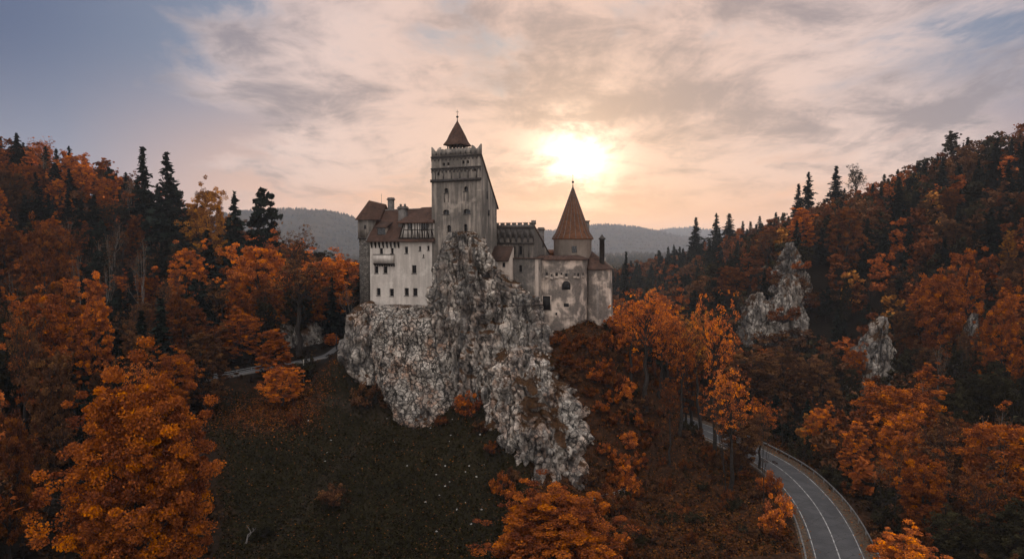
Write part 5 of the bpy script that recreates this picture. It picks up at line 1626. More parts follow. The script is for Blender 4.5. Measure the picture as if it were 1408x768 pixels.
COLS = {'bright orange': (0.60, 0.165, 0.034), 'rust orange': (0.36, 0.096, 0.022), 'brown': (0.130, 0.058, 0.027), 'dark olive': (0.038, 0.032, 0.017),
        'dark green': (0.016, 0.022, 0.017), 'ochre': (0.42, 0.17, 0.035), 'russet': (0.17, 0.053, 0.018)}
CATS = {'broadleaf_tree': 'tree', 'fir_tree': 'fir tree', 'pine_tree': 'pine tree', 'bare_tree': 'tree', 'shrub': 'shrub'}
def plant(kind, proto, x, y, z, H, ref, wid, rz, colour, label, group=None, jitter=None, tilt=0.0):
    """one tree: an Empty at its foot with its trunk and crown; wid scales it sideways"""
    s = H / ref
    root = empty(kind, (x, y, z), rz)
    root.scale = (s * wid, s * wid, s)
    if tilt: root.rotation_euler = (0, tilt, rz)
    tag(root, label, CATS[kind], group)
    a = link('stem' if kind == 'shrub' else 'trunk', proto[0], root)
    b = link('foliage' if kind == 'shrub' else 'crown', proto[1], root)
    c = COLS[colour]
    j = jitter if jitter is not None else 1.0
    b.color = (min(1, c[0] * j), min(1, c[1] * j), min(1, c[2] * j), 1)
    return root
def ground_hit(px, py, d0=80.0, d1=190.0):
    """where the line of sight through the photo's pixel meets the ground"""
    ds = np.arange(d0, d1, 0.5)
    P = np.array([at(px, py, d) for d in ds])
    below = np.nonzero(P[:, 2] < hgt(P[:, 0], P[:, 1]))[0]
    return float(ds[below[0]]) if len(below) else None
rnd = random.Random(11)
TAKEN = []          # (x, y, radius)
def key_tree(kind, protos, k, px, d, py_top, wpx, colour, label, ref=None, refR=None, group=None, tilt=0.0, jitter=None):
    pr = protos[k % len(protos)]
    x = at(px, py_top, d)[0]
    z = hz(x, d) - 0.2
    H = max(2.0, at(px, py_top, d)[2] - z)
    wid = (wpx / 2 / FPX * d) / (pr[3] * H / pr[2])
    o = plant(kind, pr, x, d, z, H, pr[2], wid, rnd.uniform(0, 6.28), colour, label, group, jitter, tilt)
    TAKEN.append((x, d, wpx / 2 / FPX * d))
    return o
B, Fi, Pi, Ba = 'broadleaf_tree', 'fir_tree', 'pine_tree', 'bare_tree'
# --- hill above the lane and the meadow's edge
key_tree(B, BIG, 0, 182, 68, 494, 214, 'rust orange', 'huge rust orange tree filling the near edge of the dark meadow')
key_tree(Fi, FIR, 0, 196, 232, 205, 46, 'dark green', 'tall dark fir on the crest, shorter of the two side by side', refR=3.6)
key_tree(Fi, FIR, 1, 229, 226, 212, 62, 'dark green', 'tall dark fir with bare lower trunk and spreading boughs on the crest', refR=4.2)
key_tree(Fi, FIR, 2, 172, 238, 285, 36, 'dark green', 'dark fir standing below and beside the pair of tall crest firs', refR=3.2)
key_tree(Fi, FIR, 0, 284, 205, 318, 44, 'dark green', 'dark slender fir in front of the ochre crest tree', refR=3.6)
key_tree(Fi, FIR, 3, 322, 224, 266, 40, 'dark green', 'dark fir just behind the spreading pine on the crest', refR=3.9)
key_tree(Pi, PINE, 0, 363, 214, 261, 74, 'dark green', 'spreading dark pine with tiered boughs standing clear against the sky', refR=5.0)
key_tree(B, BROAD, 0, 284, 232, 250, 62, 'ochre', 'ochre tree with ragged top beside the tall firs on the crest', refR=6.6)
key_tree(B, WISPY, 1, 404, 204, 306, 60, 'brown', 'thin brown tree with fine bare twigs beside the spreading pine')
key_tree(Ba, BARE, 0, 468, 188, 340, 58, 'rust orange', 'leafless tree with fan of fine branches next to the castle stair turret', refR=5.5)
key_tree(B, BROAD, 0, 354, 184, 326, 96, 'bright orange', 'bright orange rounded tree below the spreading pine', refR=6.2)
key_tree(B, BROAD, 4, 255, 196, 331, 66, 'bright orange', 'bright orange tree with layered sprays in front of dark firs', refR=5.0)
key_tree(B, BROAD, 2, 128, 135, 376, 52, 'bright orange', 'narrow bright orange conical tree in the dark lower wood', refR=4.4)
key_tree(B, BROAD, 5, 55, 124, 394, 84, 'rust orange', 'rust orange tree with upright crown above the lower wood edge', refR=5.8)
key_tree(B, BROAD, 1, 58, 160, 300, 70, 'russet', 'russet layered tree rising from the middle of the slope', refR=5.4)
key_tree(B, BROAD, 1, 250, 150, 398, 76, 'russet', 'russet tree with arching twigs above the near orange giant', refR=5.4)
key_tree(B, BROAD, 4, 186, 128, 444, 66, 'brown', 'dull brown round tree between conical orange tree and orange giant', refR=5.0)
key_tree(B, WISPY, 0, 410, 168, 350, 110, 'brown', 'twiggy brown tree with dark forked trunk in front of the limestone outcrop')
key_tree(B, BROAD, 3, 446, 186, 342, 84, 'bright orange', 'bright orange tree behind the twiggy brown tree beside the lane', refR=6.6)
key_tree(B, BROAD, 1, 330, 163, 425, 64, 'rust orange', 'rust orange tree behind the lane railing', refR=5.4)
key_tree(B, BROAD, 5, 293, 160, 445, 58, 'russet', 'russet tree behind the far end of the lane railing', refR=5.8)
key_tree(B, BROAD, 2, 376, 152, 452, 54, 'rust orange', 'slim rust orange tree at the bend of the railed lane', refR=4.4)
key_tree(B, BROAD, 0, 388, 140, 500, 62, 'bright orange', 'bright orange small tree on the bank below the lane', refR=6.2)
key_tree(B, BROAD, 2, 456, 174, 458, 22, 'bright orange', 'little bright orange tree where the lane disappears behind the cliff', refR=4.4)
key_tree(B, BROAD, 0, 6, 86, 548, 76, 'russet', 'russet tree cut by the edge of the view below the slope', refR=6.2)
key_tree(B, BROAD, 5, 66, 105, 476, 66, 'brown', 'brown tree just behind and above the orange giant', refR=5.8)
key_tree(B, WISPY, 2, 20, 108, 420, 70, 'brown', 'thin brown tree among the orange crowns at the slope foot')
for i, (px, d, top) in enumerate(((128, 190, 330), (142, 172, 352), (155, 205, 322), (192, 180, 328), (108, 176, 340))):
    key_tree(Ba, BARE, 2, px, d, top, 40, 'brown', 'slender pale trunked bare tree in the dark heart of the wood', refR=5.5, group='pale bare trees in the dark wood')
# --- slope under the bastion and the road
key_tree(B, BROAD, 4, 852, 152, 428, 46, 'bright orange', 'bright orange tree close behind the outermost bastion', refR=5.0)
key_tree(Ba, BARE, 1, 1052, 104, 560, 30, 'brown', 'thin bare leaning tree at the inner edge of the road bend', refR=5.5)
key_tree(Ba, BARE, 1, 1000, 112, 560, 40, 'brown', 'thin bare tree on the slope just above the road edge', refR=5.5)
key_tree(B, WISPY, 0, 918, 160, 412, 70, 'bright orange', 'bright orange tree behind the slope trees, above the hidden road', refR=5.4)
key_tree(B, WISPY, 1, 872, 160, 408, 60, 'rust orange', 'rust orange tree behind the bastion end with open sky of haze behind', refR=6.2)
key_tree(B, BROAD, 5, 1035, 160, 480, 80, 'brown', 'brown rounded tree below the broad limestone face', refR=5.8)
key_tree(B, BROAD, 0, 1080, 168, 474, 76, 'brown', 'wide brown tree in front of the limestone crags', refR=6.2)
key_tree(B, BROAD, 4, 1128, 160, 487, 70, 'brown', 'brown domed tree between the crags and the pinnacle', refR=5.0)
key_tree(B, BROAD, 1, 1130, 132, 555, 50, 'bright orange', 'small bright orange tree outside the road bend', refR=5.4)
key_tree(B, BROAD, 2, 1178, 117, 580, 50, 'bright orange', 'bright orange young tree beside the guardrail', refR=4.4)
key_tree(B, BROAD, 3, 1234, 121, 512, 106, 'rust orange', 'big rust orange tree with open branches below the lone pinnacle', refR=6.6)
key_tree(B, WISPY, 0, 1215, 126, 545, 70, 'brown', 'twiggy brown tree behind the bright young tree by the guardrail')
key_tree(B, WISPY, 1, 1300, 104, 572, 100, 'brown', 'brown tree with tangled twigs beyond the road', refR=5.8)
key_tree(B, BROAD, 3, 1378, 96, 560, 100, 'rust orange', 'broad rust orange tree at the far edge of the wood beside the road', refR=6.2)
key_tree(B, WISPY, 2, 1338, 84, 640, 100, 'russet', 'thin russet tree low among the crowns near the road bottom', refR=5.0)
key_tree(B, BROAD, 1, 1242, 74, 728, 110, 'bright orange', 'bright orange crown top showing right beside the road', refR=5.4)['label'] = 'bright orange crown top showing close beside the guardrail end'
key_tree(B, BIG, 1, 758, 86, 672, 178, 'rust orange', 'large rust orange tree at the foot of the limestone buttress')
key_tree(B, BROAD, 3, 1020, 119, 560, 66, 'brown', 'brown tree with open crown hiding the far end of the road')
key_tree(B, WISPY, 0, 1046, 121, 548, 50, 'rust orange', 'rust orange open tree between the leaning tree and the road')
key_tree(B, BROAD, 1, 945, 150, 470, 60, 'russet', 'russet tree where the road slips out of view behind the slope')
key_tree(Ba, BARE, 0, 1330, 150, 440, 60, 'brown', 'grey brown twiggy tree before the shaded limestone column')
for (px, pyb, pyt, wpx, k, col, lab) in (
        (889, 566, 396, 92, 0, 'bright orange', 'tall orange tree with long dark bare trunk on the slope below the bastion'),
        (937, 600, 436, 58, 1, 'rust orange', 'rust orange tree with thick dark trunk on the slope above the road'),
        (966, 594, 424, 62, 2, 'ochre', 'ochre leaning tree between two taller orange slope trees'),
        (985, 634, 400, 70, 1, 'bright orange', 'tallest thin orange tree, its straight trunk rising beside the road bend'),
        (1008, 682, 504, 84, 2, 'bright orange', 'orange tree leaning towards the road bend'),
        (908, 548, 428, 56, 1, 'rust orange', 'thin rust orange tree behind the long bare trunk on the slope'),
        (952, 584, 452, 50, 0, 'brown', 'thin brown tree in the row of slope trees above the road'),
        (868, 520, 420, 56, 1, 'bright orange', 'slender bright orange tree highest on the slope under the bastion'),
        (922, 640, 520, 40, 0, 'russet', 'small thin russet tree low on the open slope')):
    d = ground_hit(px, pyb, 95)
    if d: key_tree(B, WISPY, k, px, d, pyt, wpx, col, lab)
# --- hill beyond the road
key_tree(Fi, FIR, 1, 1112, 352, 238, 34, 'dark green', 'dark broad fir standing highest above the limestone spire on the skyline', refR=4.2)
key_tree(Fi, FIR, 0, 1098, 350, 254, 26, 'dark green', 'dark fir leaning against the broad skyline fir', refR=3.6)
key_tree(Fi, FIR, 2, 1150, 345, 229, 34, 'dark green', 'dark pointed fir with clear sky on both sides along the hill crest', refR=3.2)
key_tree(B, WISPY, 0, 1178, 340, 226, 34, 'dark olive', 'dark olive tree with see-through crown on the crest beside the pointed fir')
key_tree(Fi, FIR, 0, 957, 430, 300, 26, 'dark green', 'dark fir at the low end of the hazy crest', refR=3.6)
key_tree(Fi, FIR, 1, 985, 420, 294, 24, 'dark green', 'dark fir in the middle of the hazy crest group', refR=4.2)
key_tree(Fi, FIR, 3, 1003, 415, 294, 26, 'dark green', 'dark fir with ragged boughs closing the hazy crest group', refR=3.9)
key_tree(Fi, FIR, 2, 861, 330, 347, 22, 'dark green', 'lone dark fir in the hazy valley beside the slim castle chimney', refR=3.2)
key_tree(B, BROAD, 2, 1104, 262, 286, 42, 'bright orange', 'bright orange narrow tree right above the limestone spire', refR=4.4)['label'] = 'bright orange narrow tree directly above the limestone spire'
key_tree(B, BROAD, 1, 1060, 268, 312, 58, 'russet', 'russet tall tree beside the limestone spire', refR=5.4)
key_tree(B, BROAD, 0, 1008, 258, 362, 46, 'russet', 'round russet tree standing over the rounded grey crag', refR=6.2)
key_tree(B, BROAD, 4, 1166, 240, 275, 60, 'russet', 'russet leafy tree in the middle of the dark slope', refR=5.0)
key_tree(B, BROAD, 2, 1332, 180, 342, 48, 'rust orange', 'rust orange conical tree above the shaded limestone column', refR=4.4)
key_tree(B, BROAD, 5, 1296, 178, 370, 60, 'rust orange', 'rust orange tree beside the conical tree on the dark slope', refR=5.8)
key_tree(B, BROAD, 1, 1380, 150, 400, 60, 'rust orange', 'rust orange tree beyond the shaded limestone column', refR=5.4)
key_tree(B, BROAD, 2, 1310, 300, 180, 30, 'dark olive', 'dark olive tree standing proud on the high crest', refR=4.4)

# ------------------------------------------------------------------ the woods: scatter
rng = np.random.default_rng(5)
cand = []
def near_px(px, py, boxes):
    return any(a <= px <= c and b <= py <= d for a, b, c, d in boxes)
CLEAR_BOXES = [(1020, 398, 1064, 474, 233), (1058, 402, 1112, 478, 226), (1058, 326, 1126, 410, 240), (1092, 408, 1130, 440, 238), (1180, 436, 1228, 535, 184)]
def try_pos(x, y, H, sp):
    z = hz(x, y)
    px, pyb = proj((x, y, z)); _, pyt = proj((x, y, z + H))
    return z, px, pyb, pyt
NX = 60000
xs = rng.uniform(-430, 480, NX); ys = rng.uniform(66, 560, NX)
keep_ = (np.abs(xs) < ys * 1.25 + 15)
xs, ys = xs[keep_], ys[keep_]
zs_all = hgt(xs, ys)
dr_, _ = polydist(xs, ys, ROAD[::3]); dl_, _ = polydist(xs, ys, LANE[::2])
med = in_meadow(xs, ys)
# what the ground hides
vis = np.ones(len(xs), bool)
for f in np.linspace(0.30, 0.97, 24):
    zt = hgt(xs * f, ys * f, False)
    line = CAMZ + (zs_all + 16 - CAMZ) * f
    vis &= zt < line + 1.0
grid = {}
def free(x, y, r):
    cx, cy_ = int(x // 8), int(y // 8)
    for i in range(cx - 2, cx + 3):
        for j in range(cy_ - 2, cy_ + 3):
            for (a, b, q) in grid.get((i, j), ()):
                if (a - x) ** 2 + (b - y) ** 2 < (0.5 * (r + q)) ** 2: return False
    return True
for (x, y, r) in TAKEN:
    grid.setdefault((int(x // 8), int(y // 8)), []).append((x, y, min(r, 7) * 1.4))
cnt = 0
order = np.argsort(ys)
for i in range(len(xs)):
    x, y, z = xs[i], ys[i], zs_all[i]
    if not vis[i] or dr_[i] < 7.5 or dl_[i] < 5.0 or med[i] > 0.25: continue
    px, pyb = proj((x, y, z))
    left = px < 600
    if 45 < y < 172 and -48 < x < 45: continue               # castle rock, meadow and the open slope
    if y < 172 and 45 <= x < 52: continue
    if -62 < x < -36 and y < 152: continue
    if y < 100 and x < 0 and px > 40: continue
    hsz = rng.uniform(12, 20) if left else rng.uniform(9.5, 16.5)
    if y > 330: hsz *= 0.95
    pyt = proj((x, y, z + hsz))[1]
    # keep the rock faces in view
    if any(a - 5 < px < c + 5 and pyt < d - 4 and pyb > b and y < e + 6 for a, b, c, d, e in CLEAR_BOXES): continue
    if 940 < px < 1200 and y < 165 and pyt < 590: hsz *= 0.55; pyt = proj((x, y, z + hsz))[1]
    r = rng.uniform(4.6, 6.6) if left else rng.uniform(4.0, 5.8)
    if y > 300: r *= 1.25
    if not free(x, y, r): continue
    grid.setdefault((int(x // 8), int(y // 8)), []).append((x, y, r))
    cand.append((x, y, z, hsz, px, pyb, pyt, left))
def clump(x, y, s, seed):
    return float(fbm(np.array([x / s]), np.array([y / s]), seed, 3)[0])
trees = []
for (x, y, z, H, px, pyb, pyt, left) in cand:
    cl = clump(x, y, 38, 41); cl2 = clump(x, y, 22, 77)
    if left:
        dark = 90 < px < 345 and 250 < pyt < 470
        pf = 0.62 if dark else 0.16
        if pyt < 235: pf = 0.20
        pf += cl * 0.8
        if rng.uniform() < pf: kind, col = Fi, 'dark green'
        else:
            u = rng.uniform() + cl2 * 0.7 + (0.18 if pyt < 330 and not dark else 0) - (0.22 if dark else 0)
            kind, col = B, ('bright orange' if u > 0.88 else 'rust orange' if u > 0.58 else 'russet' if u > 0.36 else 'brown' if u > 0.14 else 'dark olive')
    else:
        pf = 0.22 + cl * 0.9 + (0.20 if px < 1010 and pyt < 400 else 0) + (0.14 if px > 1230 and pyt < 330 else 0)
        if rng.uniform() < pf and not (px > 1180 and y < 125): kind, col = Fi, 'dark green'
        else:
            u = rng.uniform() + cl2 * 0.6 + (-0.06 if pyt > 480 else 0) - (0.12 if px > 1230 and pyt < 300 else 0)
            kind, col = B, ('bright orange' if u > 1.10 else 'rust orange' if u > 0.84 else 'russet' if u > 0.60 else 'brown' if u > 0.30 else 'ochre' if 0.26 < u else 'dark olive')
    trees.append([x, y, z, H, px, pyb, pyt, left, kind, col])
size_ = lambda t: (t[5] - t[6])
picked, rest = [], []
for kind, most in ((B, 300), (Fi, 240)):
    tt = [t for t in trees if t[8] == kind]
    tt.sort(key=lambda t: -size_(t) * (1.0 if -25 < t[4] < 1433 and t[6] < 775 else 0.001))
    picked += tt[:most]; rest += tt[most:]
def where(t):
    x, y, z, H, px, pyb, pyt, left = t[:8]
    if left:
        base = 'on the hill above the railed lane'
        return ('along the crest of the hill above the railed lane' if pyt < 270 else 'halfway up the hill above the railed lane' if pyt < 390 else 'in the lower wood behind the orange giant')
    if 600 <= px < 1010:
        return 'in the hazy valley wood behind the castle'
    return ('near the crest of the hill beyond the road' if pyt < 260 else 'on the slope above the limestone crags' if pyt < 400 else 'in the wood between the crags and the road')
KN = {B: 'broadleaf tree', Fi: 'fir'}
for t in picked:
    x, y, z, H, px, pyb, pyt, left, kind, col = t
    wh = where(t)
    if kind == B and col in ('brown', 'dark olive', 'russet') and rng.uniform() < 0.28:
        kind = Ba; col = 'brown'
        proto = BARE[rng.integers(0, 3)]
        plant(Ba, proto, x, y, z - 0.3, H, proto[2], rng.uniform(0.8, 1.1), rng.uniform(0, 6.28), 'brown', f'nearly leafless brown tree {wh}', f'nearly leafless brown trees {wh}', rng.uniform(0.8, 1.3))
        continue
    if kind == Fi and rng.uniform() < 0.22:
        proto = PINE[rng.integers(0, 2)]
        plant(Pi, proto, x, y, z - 0.3, H * rng.uniform(0.95, 1.2), proto[2], rng.uniform(0.75, 1.05), rng.uniform(0, 6.28), 'dark green', f'dark green pine {wh}', f'dark green pines {wh}', rng.uniform(0.8, 1.4))
        continue
    if kind == B:
        k = rng.integers(0, len(BROAD)); proto = BROAD[k] if rng.uniform() > 0.14 else WISPY[rng.integers(0, 2)]
        wid = rng.uniform(0.85, 1.25) * (1.12 if y > 260 else 1.0)
    else:
        proto = FIR[rng.integers(0, len(FIR))]; H *= rng.uniform(0.85, 1.2); wid = rng.uniform(1.0, 1.5)
    plant(kind, proto, x, y, z - 0.3, H, proto[2], wid, rng.uniform(0, 6.28), col, f'{col} {KN[kind]} {wh}', f'{col} {KN[kind]}s {wh}', rng.uniform(0.65, 1.15))
print('trees picked', len(picked), 'rest', len(rest), {k: sum(1 for t in picked if t[8] == k) for k in (B, Fi)})
# the rest of the wood, which shows smallest
def wood_mesh(name, items, seed, per=520):
    g = np.random.default_rng(seed)
    Vs, Ts, Cs = [], [], []
    for (x, y, z, H, px, pyb, pyt, left, kind, col) in items:
        if kind == B:
            Rr = H * g.uniform(0.24, 0.34)
            nc = 22
            C = []
            for k in range(nc):
                q = g.uniform(0.12, 1.0); az = g.uniform(0, 6.28)
                rad = Rr * math.sin(math.pi * (0.1 + 0.85 * q)) ** 0.6 * g.uniform(0.4, 1.05)
                c = np.array([x + math.cos(az) * rad, y + math.sin(az) * rad, z + H * q])
                m_ = per // nc
                d = g.normal(size=(m_, 3)); d /= np.linalg.norm(d, axis=1, keepdims=True); d *= (g.uniform(0.1, 1, m_) ** 0.5)[:, None]
                C.append(c + d * Rr * g.uniform(0.22, 0.36) * np.array([1.1, 1.1, 0.75]))
                Ts.append(np.clip(g.normal(0.45, 0.2) + g.normal(size=m_) * 0.13, 0, 1))
            C = np.vstack(C)
            V, _F = leaf_quads(g, C, 0.75)
        else:
            H *= 1.15
            m_ = per
            q = g.uniform(0.05, 1, m_) ** 0.9; az = g.uniform(0, 6.28, m_)
            lev = np.round(q * 20) / 20 + g.normal(size=m_) * 0.006
            rad = 0.19 * H * (1 - np.clip(lev, 0, 1)) ** 0.8 * g.uniform(0.2, 1.1, m_) + 0.05
            C = np.stack([x + np.cos(az) * rad, y + np.sin(az) * rad, z + H * lev - 0.25 * rad], 1)
            D = np.stack([np.cos(az), np.sin(az), np.full(m_, -0.4)], 1)
            V, _F = leaf_quads(g, C, 0.75, 0.7, 1.9, D)
            Ts.append(np.clip(g.normal(0.45, 0.18, m_), 0, 1))
        c = np.array(COLS[col]) * g.uniform(0.8, 1.2)
        Vs.append(V); Cs.append(np.tile([*c, 1.0], (len(V) // 4, 1)))
    V = np.vstack(Vs); tint = np.concatenate(Ts)
    F = np.arange(len(V)).reshape(-1, 4)
    me = np_mesh(name, V, F, [M['wood_leaf']], tint)
    a_ = me.attributes.new('leafcol', 'FLOAT_COLOR', 'FACE')
    a_.data.foreach_set('color', np.vstack(Cs).astype(np.float32).ravel())
    return me
if rest:
    tag(link('forest', wood_mesh('forest', rest, 9)), 'far mixed autumn wood thickening both hillsides', 'wood', kind='stuff')
# woods on the far ridges
def ridge_wood(FV, seed, n_, hmin, hmax, frac):
    g = np.random.default_rng(seed)
    ii = g.integers(0, len(FV), n_ * 3)
    P = FV[ii] + np.stack([g.uniform(-13, 13, n_ * 3), g.uniform(-24, 24, n_ * 3), np.zeros(n_ * 3)], 1)
    zr_ = FV[:, 2].max()
    P = P[P[:, 2] > 25][:n_]
    m_ = len(P); h = g.uniform(hmin, hmax, m_); r = h * g.uniform(0.17, 0.42, m_)
    V, F = [], []
    nn = 6
    for k in range(m_):
        i = len(V)
        a0 = g.uniform(0, 6.28)
        sh = g.uniform(0.15, 0.5)
        for lv, (q, s_) in enumerate(((-0.25, 0.7), (sh, 1.0), (0.72, 0.55))):
            for j in range(nn):
                a = a0 + 6.2832 * j / nn
                V.append((P[k, 0] + r[k] * s_ * math.cos(a), P[k, 1] + r[k] * s_ * math.sin(a), P[k, 2] + h[k] * q))
        V.append((P[k, 0], P[k, 1], P[k, 2] + h[k]))
        for lv in range(2):
            for j in range(nn):
                F.append((i + lv * nn + j, i + lv * nn + (j + 1) % nn, i + (lv + 1) * nn + (j + 1) % nn, i + (lv + 1) * nn + j))
        for j in range(nn):
            F.append((i + 2 * nn + j, i + 2 * nn + (j + 1) % nn, i + 3 * nn))
    return np_mesh('far_wood', np.array(V), F, [M['far_hill']])
gpl = np.random.default_rng(91)
dpl = 560 + 2300 * gpl.uniform(0, 1, 6000) ** 1.6
xpl = dpl * gpl.uniform(-0.42, 0.45, 6000)
FV0 = np.stack([xpl, dpl, hgt(xpl, dpl, False) + 15], 1)
FVp = ridge_wood(FV0, 4, 6000, 11, 20, 1)
pv_ = np.empty(len(FVp.vertices) * 3, np.float32); FVp.vertices.foreach_get('co', pv_); pv_ = pv_.reshape(-1, 3); pv_[:, 2] -= 15; FVp.vertices.foreach_set('co', pv_.ravel())
tag(link('far_forest', FVp), 'hazy dark wood on the valley floor far behind the castle', 'wood', kind='stuff')
tag(link('far_forest', ridge_wood(FV1, 1, 6500, 7, 14, 1)), 'hazy wood covering the nearer distant ridge', 'wood', kind='stuff')
tag(link('far_forest', ridge_wood(FV2, 2, 6000, 8, 15, 1)), 'pale hazy wood covering the distant middle ridge', 'wood', kind='stuff')
tag(link('far_forest', ridge_wood(FV3, 3, 3000, 9, 17, 1)), 'faintest wood on the last ridge under the sun', 'wood', kind='stuff')

# ------------------------------------------------------------------ shrubs
def shrub(px, py, d, wpx, hpx, colour, label, group=None):
    x = (px - 704) / FPX * d
    z = hz(x, d)
    Hs = hpx / FPX * d; wd_ = (wpx / 2 / FPX * d) / (1.9 * Hs / 3.0)
    return plant('shrub', SHRUB[rnd.randrange(3)], x, d, z, Hs, 3.0, wd_, rnd.uniform(0, 6.28), colour, label, group, rnd.uniform(0.85, 1.15))
shrub(642, 563, 126.2, 38, 42, 'rust orange', 'rust orange pointed bush growing at the foot of the cliff')
shrub(505, 520, 136.2, 46, 44, 'brown', 'brown bush filling the notch at the outer cliff foot')
shrub(455, 690, 109, 42, 36, 'brown', 'brown round bush alone on the dark meadow')
shrub(690, 672, 109.5, 34, 44, 'rust orange', 'rust orange bush beside the lowest rock knuckle')
shrub(420, 505, 150, 34, 40, 'dark olive', 'dark olive dense bush beside the lane bend')
shrub(350, 712, 100, 36, 30, 'dark olive', 'dark low bush near the fallen branch on the meadow')
shrub(402, 600, 131, 22, 26, 'russet', 'russet small bush on the meadow bank below the lane')
for px, py, wpx, hpx, col in ((534, 566, 26, 16, 'brown'), (552, 577, 24, 14, 'dark olive'), (578, 582, 26, 14, 'brown'), (606, 586, 22, 14, 'russet'), (660, 600, 24, 20, 'brown'), (676, 630, 22, 22, 'russet'), (486, 508, 26, 18, 'dark olive'), (706, 668, 26, 24, 'brown'), (816, 672, 30, 26, 'brown')):
    d_ = ground_hit(px, py, 95)
    if d_: shrub(px, py, d_ + 0.6, wpx, hpx, col, f'{col} low bush tucked against the foot of the cliff', f'{col} low bushes along the cliff foot')
shrub(660, 425, 129.2, 30, 22, 'brown', 'brown tuft rooted on the upper cliff ledge')
for i, (px, py, d, wpx, hpx, col) in enumerate(((768, 462, 134, 30, 24, 'russet'), (786, 470, 133.5, 34, 30, 'russet'), (803, 462, 136, 30, 26, 'russet'), (822, 470, 136, 36, 34, 'russet'),
        (838, 462, 139, 34, 38, 'russet'), (778, 492, 130, 34, 26, 'russet'), (800, 500, 131, 36, 30, 'russet'), (818, 512, 130, 34, 30, 'rust orange'), (834, 500, 134, 36, 34, 'rust orange'),
        (852, 520, 132, 36, 34, 'russet'), (790, 518, 128, 26, 18, 'brown'), (842, 540, 129, 36, 32, 'rust orange'), (860, 556, 128, 34, 28, 'brown'), (870, 500, 140, 36, 36, 'rust orange'),
        (864, 598, 121, 44, 40, 'bright orange'), (880, 630, 117, 40, 38, 'rust orange'), (850, 622, 117.5, 34, 36, 'rust orange'), (868, 660, 112, 38, 40, 'bright orange'), (846, 655, 112.5, 30, 34, 'russet'), (895, 590, 127, 36, 30, 'russet'),
        (838, 580, 121.5, 26, 26, 'russet'), (905, 660, 115, 34, 30, 'brown'), (812, 538, 125, 30, 22, 'russet'), (826, 556, 124, 32, 26, 'rust orange'), (846, 572, 124, 34, 28, 'russet'), (858, 534, 128, 34, 34, 'bright orange'), (872, 572, 126, 34, 34, 'rust orange'), (776, 512, 128, 28, 18, 'brown'), (888, 548, 130, 30, 28, 'brown'), (832, 612, 119, 26, 26, 'rust orange'), (884, 606, 121, 34, 34, 'russet'), (860, 640, 116, 34, 34, 'bright orange'))):
    band = 'close under the bastion walls' if i < 5 else 'on the grassy shoulder behind the limestone buttress' if i < 14 else 'low down beside the limestone buttress'
    d_ = ground_hit(px, py + hpx * 0.5, 100) or d
    shrub(px, py, d_, wpx * 0.8, hpx * 0.8, col, f'{col} bush {band}', f'{col} bushes {band}')
g2 = np.random.default_rng(77)
n_s = 0
for _ in range(2600):
    if n_s >= 125: break
    px = g2.uniform(745, 1100); d = g2.uniform(92, 152)
    x = (px - 704) / FPX * d
    z = hz(x, d)
    py = proj((x, d, z))[1]
    dr0 = polydist(np.array([x]), np.array([d]), ROAD[::3])[0][0]
    if dr0 < 5.5 or py < 440 or x > 50: continue
    if 668 < px < 832 and py < 690 and d > 104: continue
    edge = 470 + (px - 790) * 0.75
    dens = 0.9 if abs(py - edge - 20) < 60 and px < 930 else 0.45
    if dr0 < 9: dens = 0.5
    if g2.uniform() > dens: continue
    wpx = g2.uniform(14, 34) * 120 / d
    col = g2.choice(['bright orange', 'rust orange', 'russet', 'brown', 'dark olive'], p=[0.10, 0.26, 0.28, 0.26, 0.10])
    if 870 < px < 1060 and 460 < py:
        if g2.uniform() < 0.55: continue
        wpx *= 0.7
        if col in ('bright orange', 'rust orange'): col = g2.choice(['brown', 'dark olive', 'russet'])
    band = 'just below the castle bastions' if py < 520 else 'on the steep slope between the buttress and the road' if py < 660 else 'at the bottom of the slope near the road'
    shrub(px, py, d, wpx, wpx * g2.uniform(0.7, 1.3), col, f'{col} bush {band}', f'{col} bushes {band}')
    n_s += 1
for _ in range(400):
    px = g2.uniform(1085, 1400); d = g2.uniform(84, 150)
    x = (px - 704) / FPX * d
    dr0 = polydist(np.array([x]), np.array([d]), ROAD[::3])[0][0]
    if dr0 < 6.2 or x < 44: continue
    col = g2.choice(['russet', 'brown', 'dark olive'], p=[0.25, 0.4, 0.35])
    wpx = g2.uniform(22, 46) * 115 / d
    shrub(px, 0, d, wpx, wpx * g2.uniform(0.7, 1.2), col, f'{col} bush in the undergrowth outside the road bend', f'{col} bushes in the undergrowth outside the road bend')
    n_s += 1
    if n_s >= 195: break
# scrub on the far crags
for (px, d, py, wpx, col, lab) in ((1086, 236.5, 388, 46, 'brown', 'brown scrub rooted halfway up the broken ridge'), (1110, 236, 416, 40, 'russet', 'russet scrub on the lower shoulder of the broken ridge'), (1070, 238, 402, 34, 'dark olive', 'dark olive scrub beside the foot of the limestone spire'), (1102, 238, 362, 26, 'rust orange', 'rust orange bush near the top of the limestone spire'), (1130, 235, 440, 44, 'brown', 'wide brown scrub at the lowest end of the broken ridge'),
        (1068, 222, 478, 66, 'brown', 'brown scrub at the foot of the broad limestone face'), (1100, 221, 470, 60, 'brown', 'brown scrub below the broken ridge'), (1078, 223, 432, 44, 'russet', 'russet scrub on the ledge over the bright limestone face'),
                                   (1040, 229, 484, 40, 'dark olive', 'dark scrub before the rounded grey crag'), (1203, 177, 520, 30, 'russet', 'russet scrub in the hollow of the lone pinnacle')):
    p = at(px, py, d)
    x, y, z = p
    zg = hz(x, y)
    wd_ = wpx / FPX * d
    plant('shrub', SHRUB[rnd.randrange(3)], x, y, min(z, zg + 30) - 2 if z > zg else zg, wd_ * 0.6, 3.0, (wd_ / 2) / (1.9 * wd_ * 0.6 / 3.0), rnd.uniform(0, 6), col, lab)

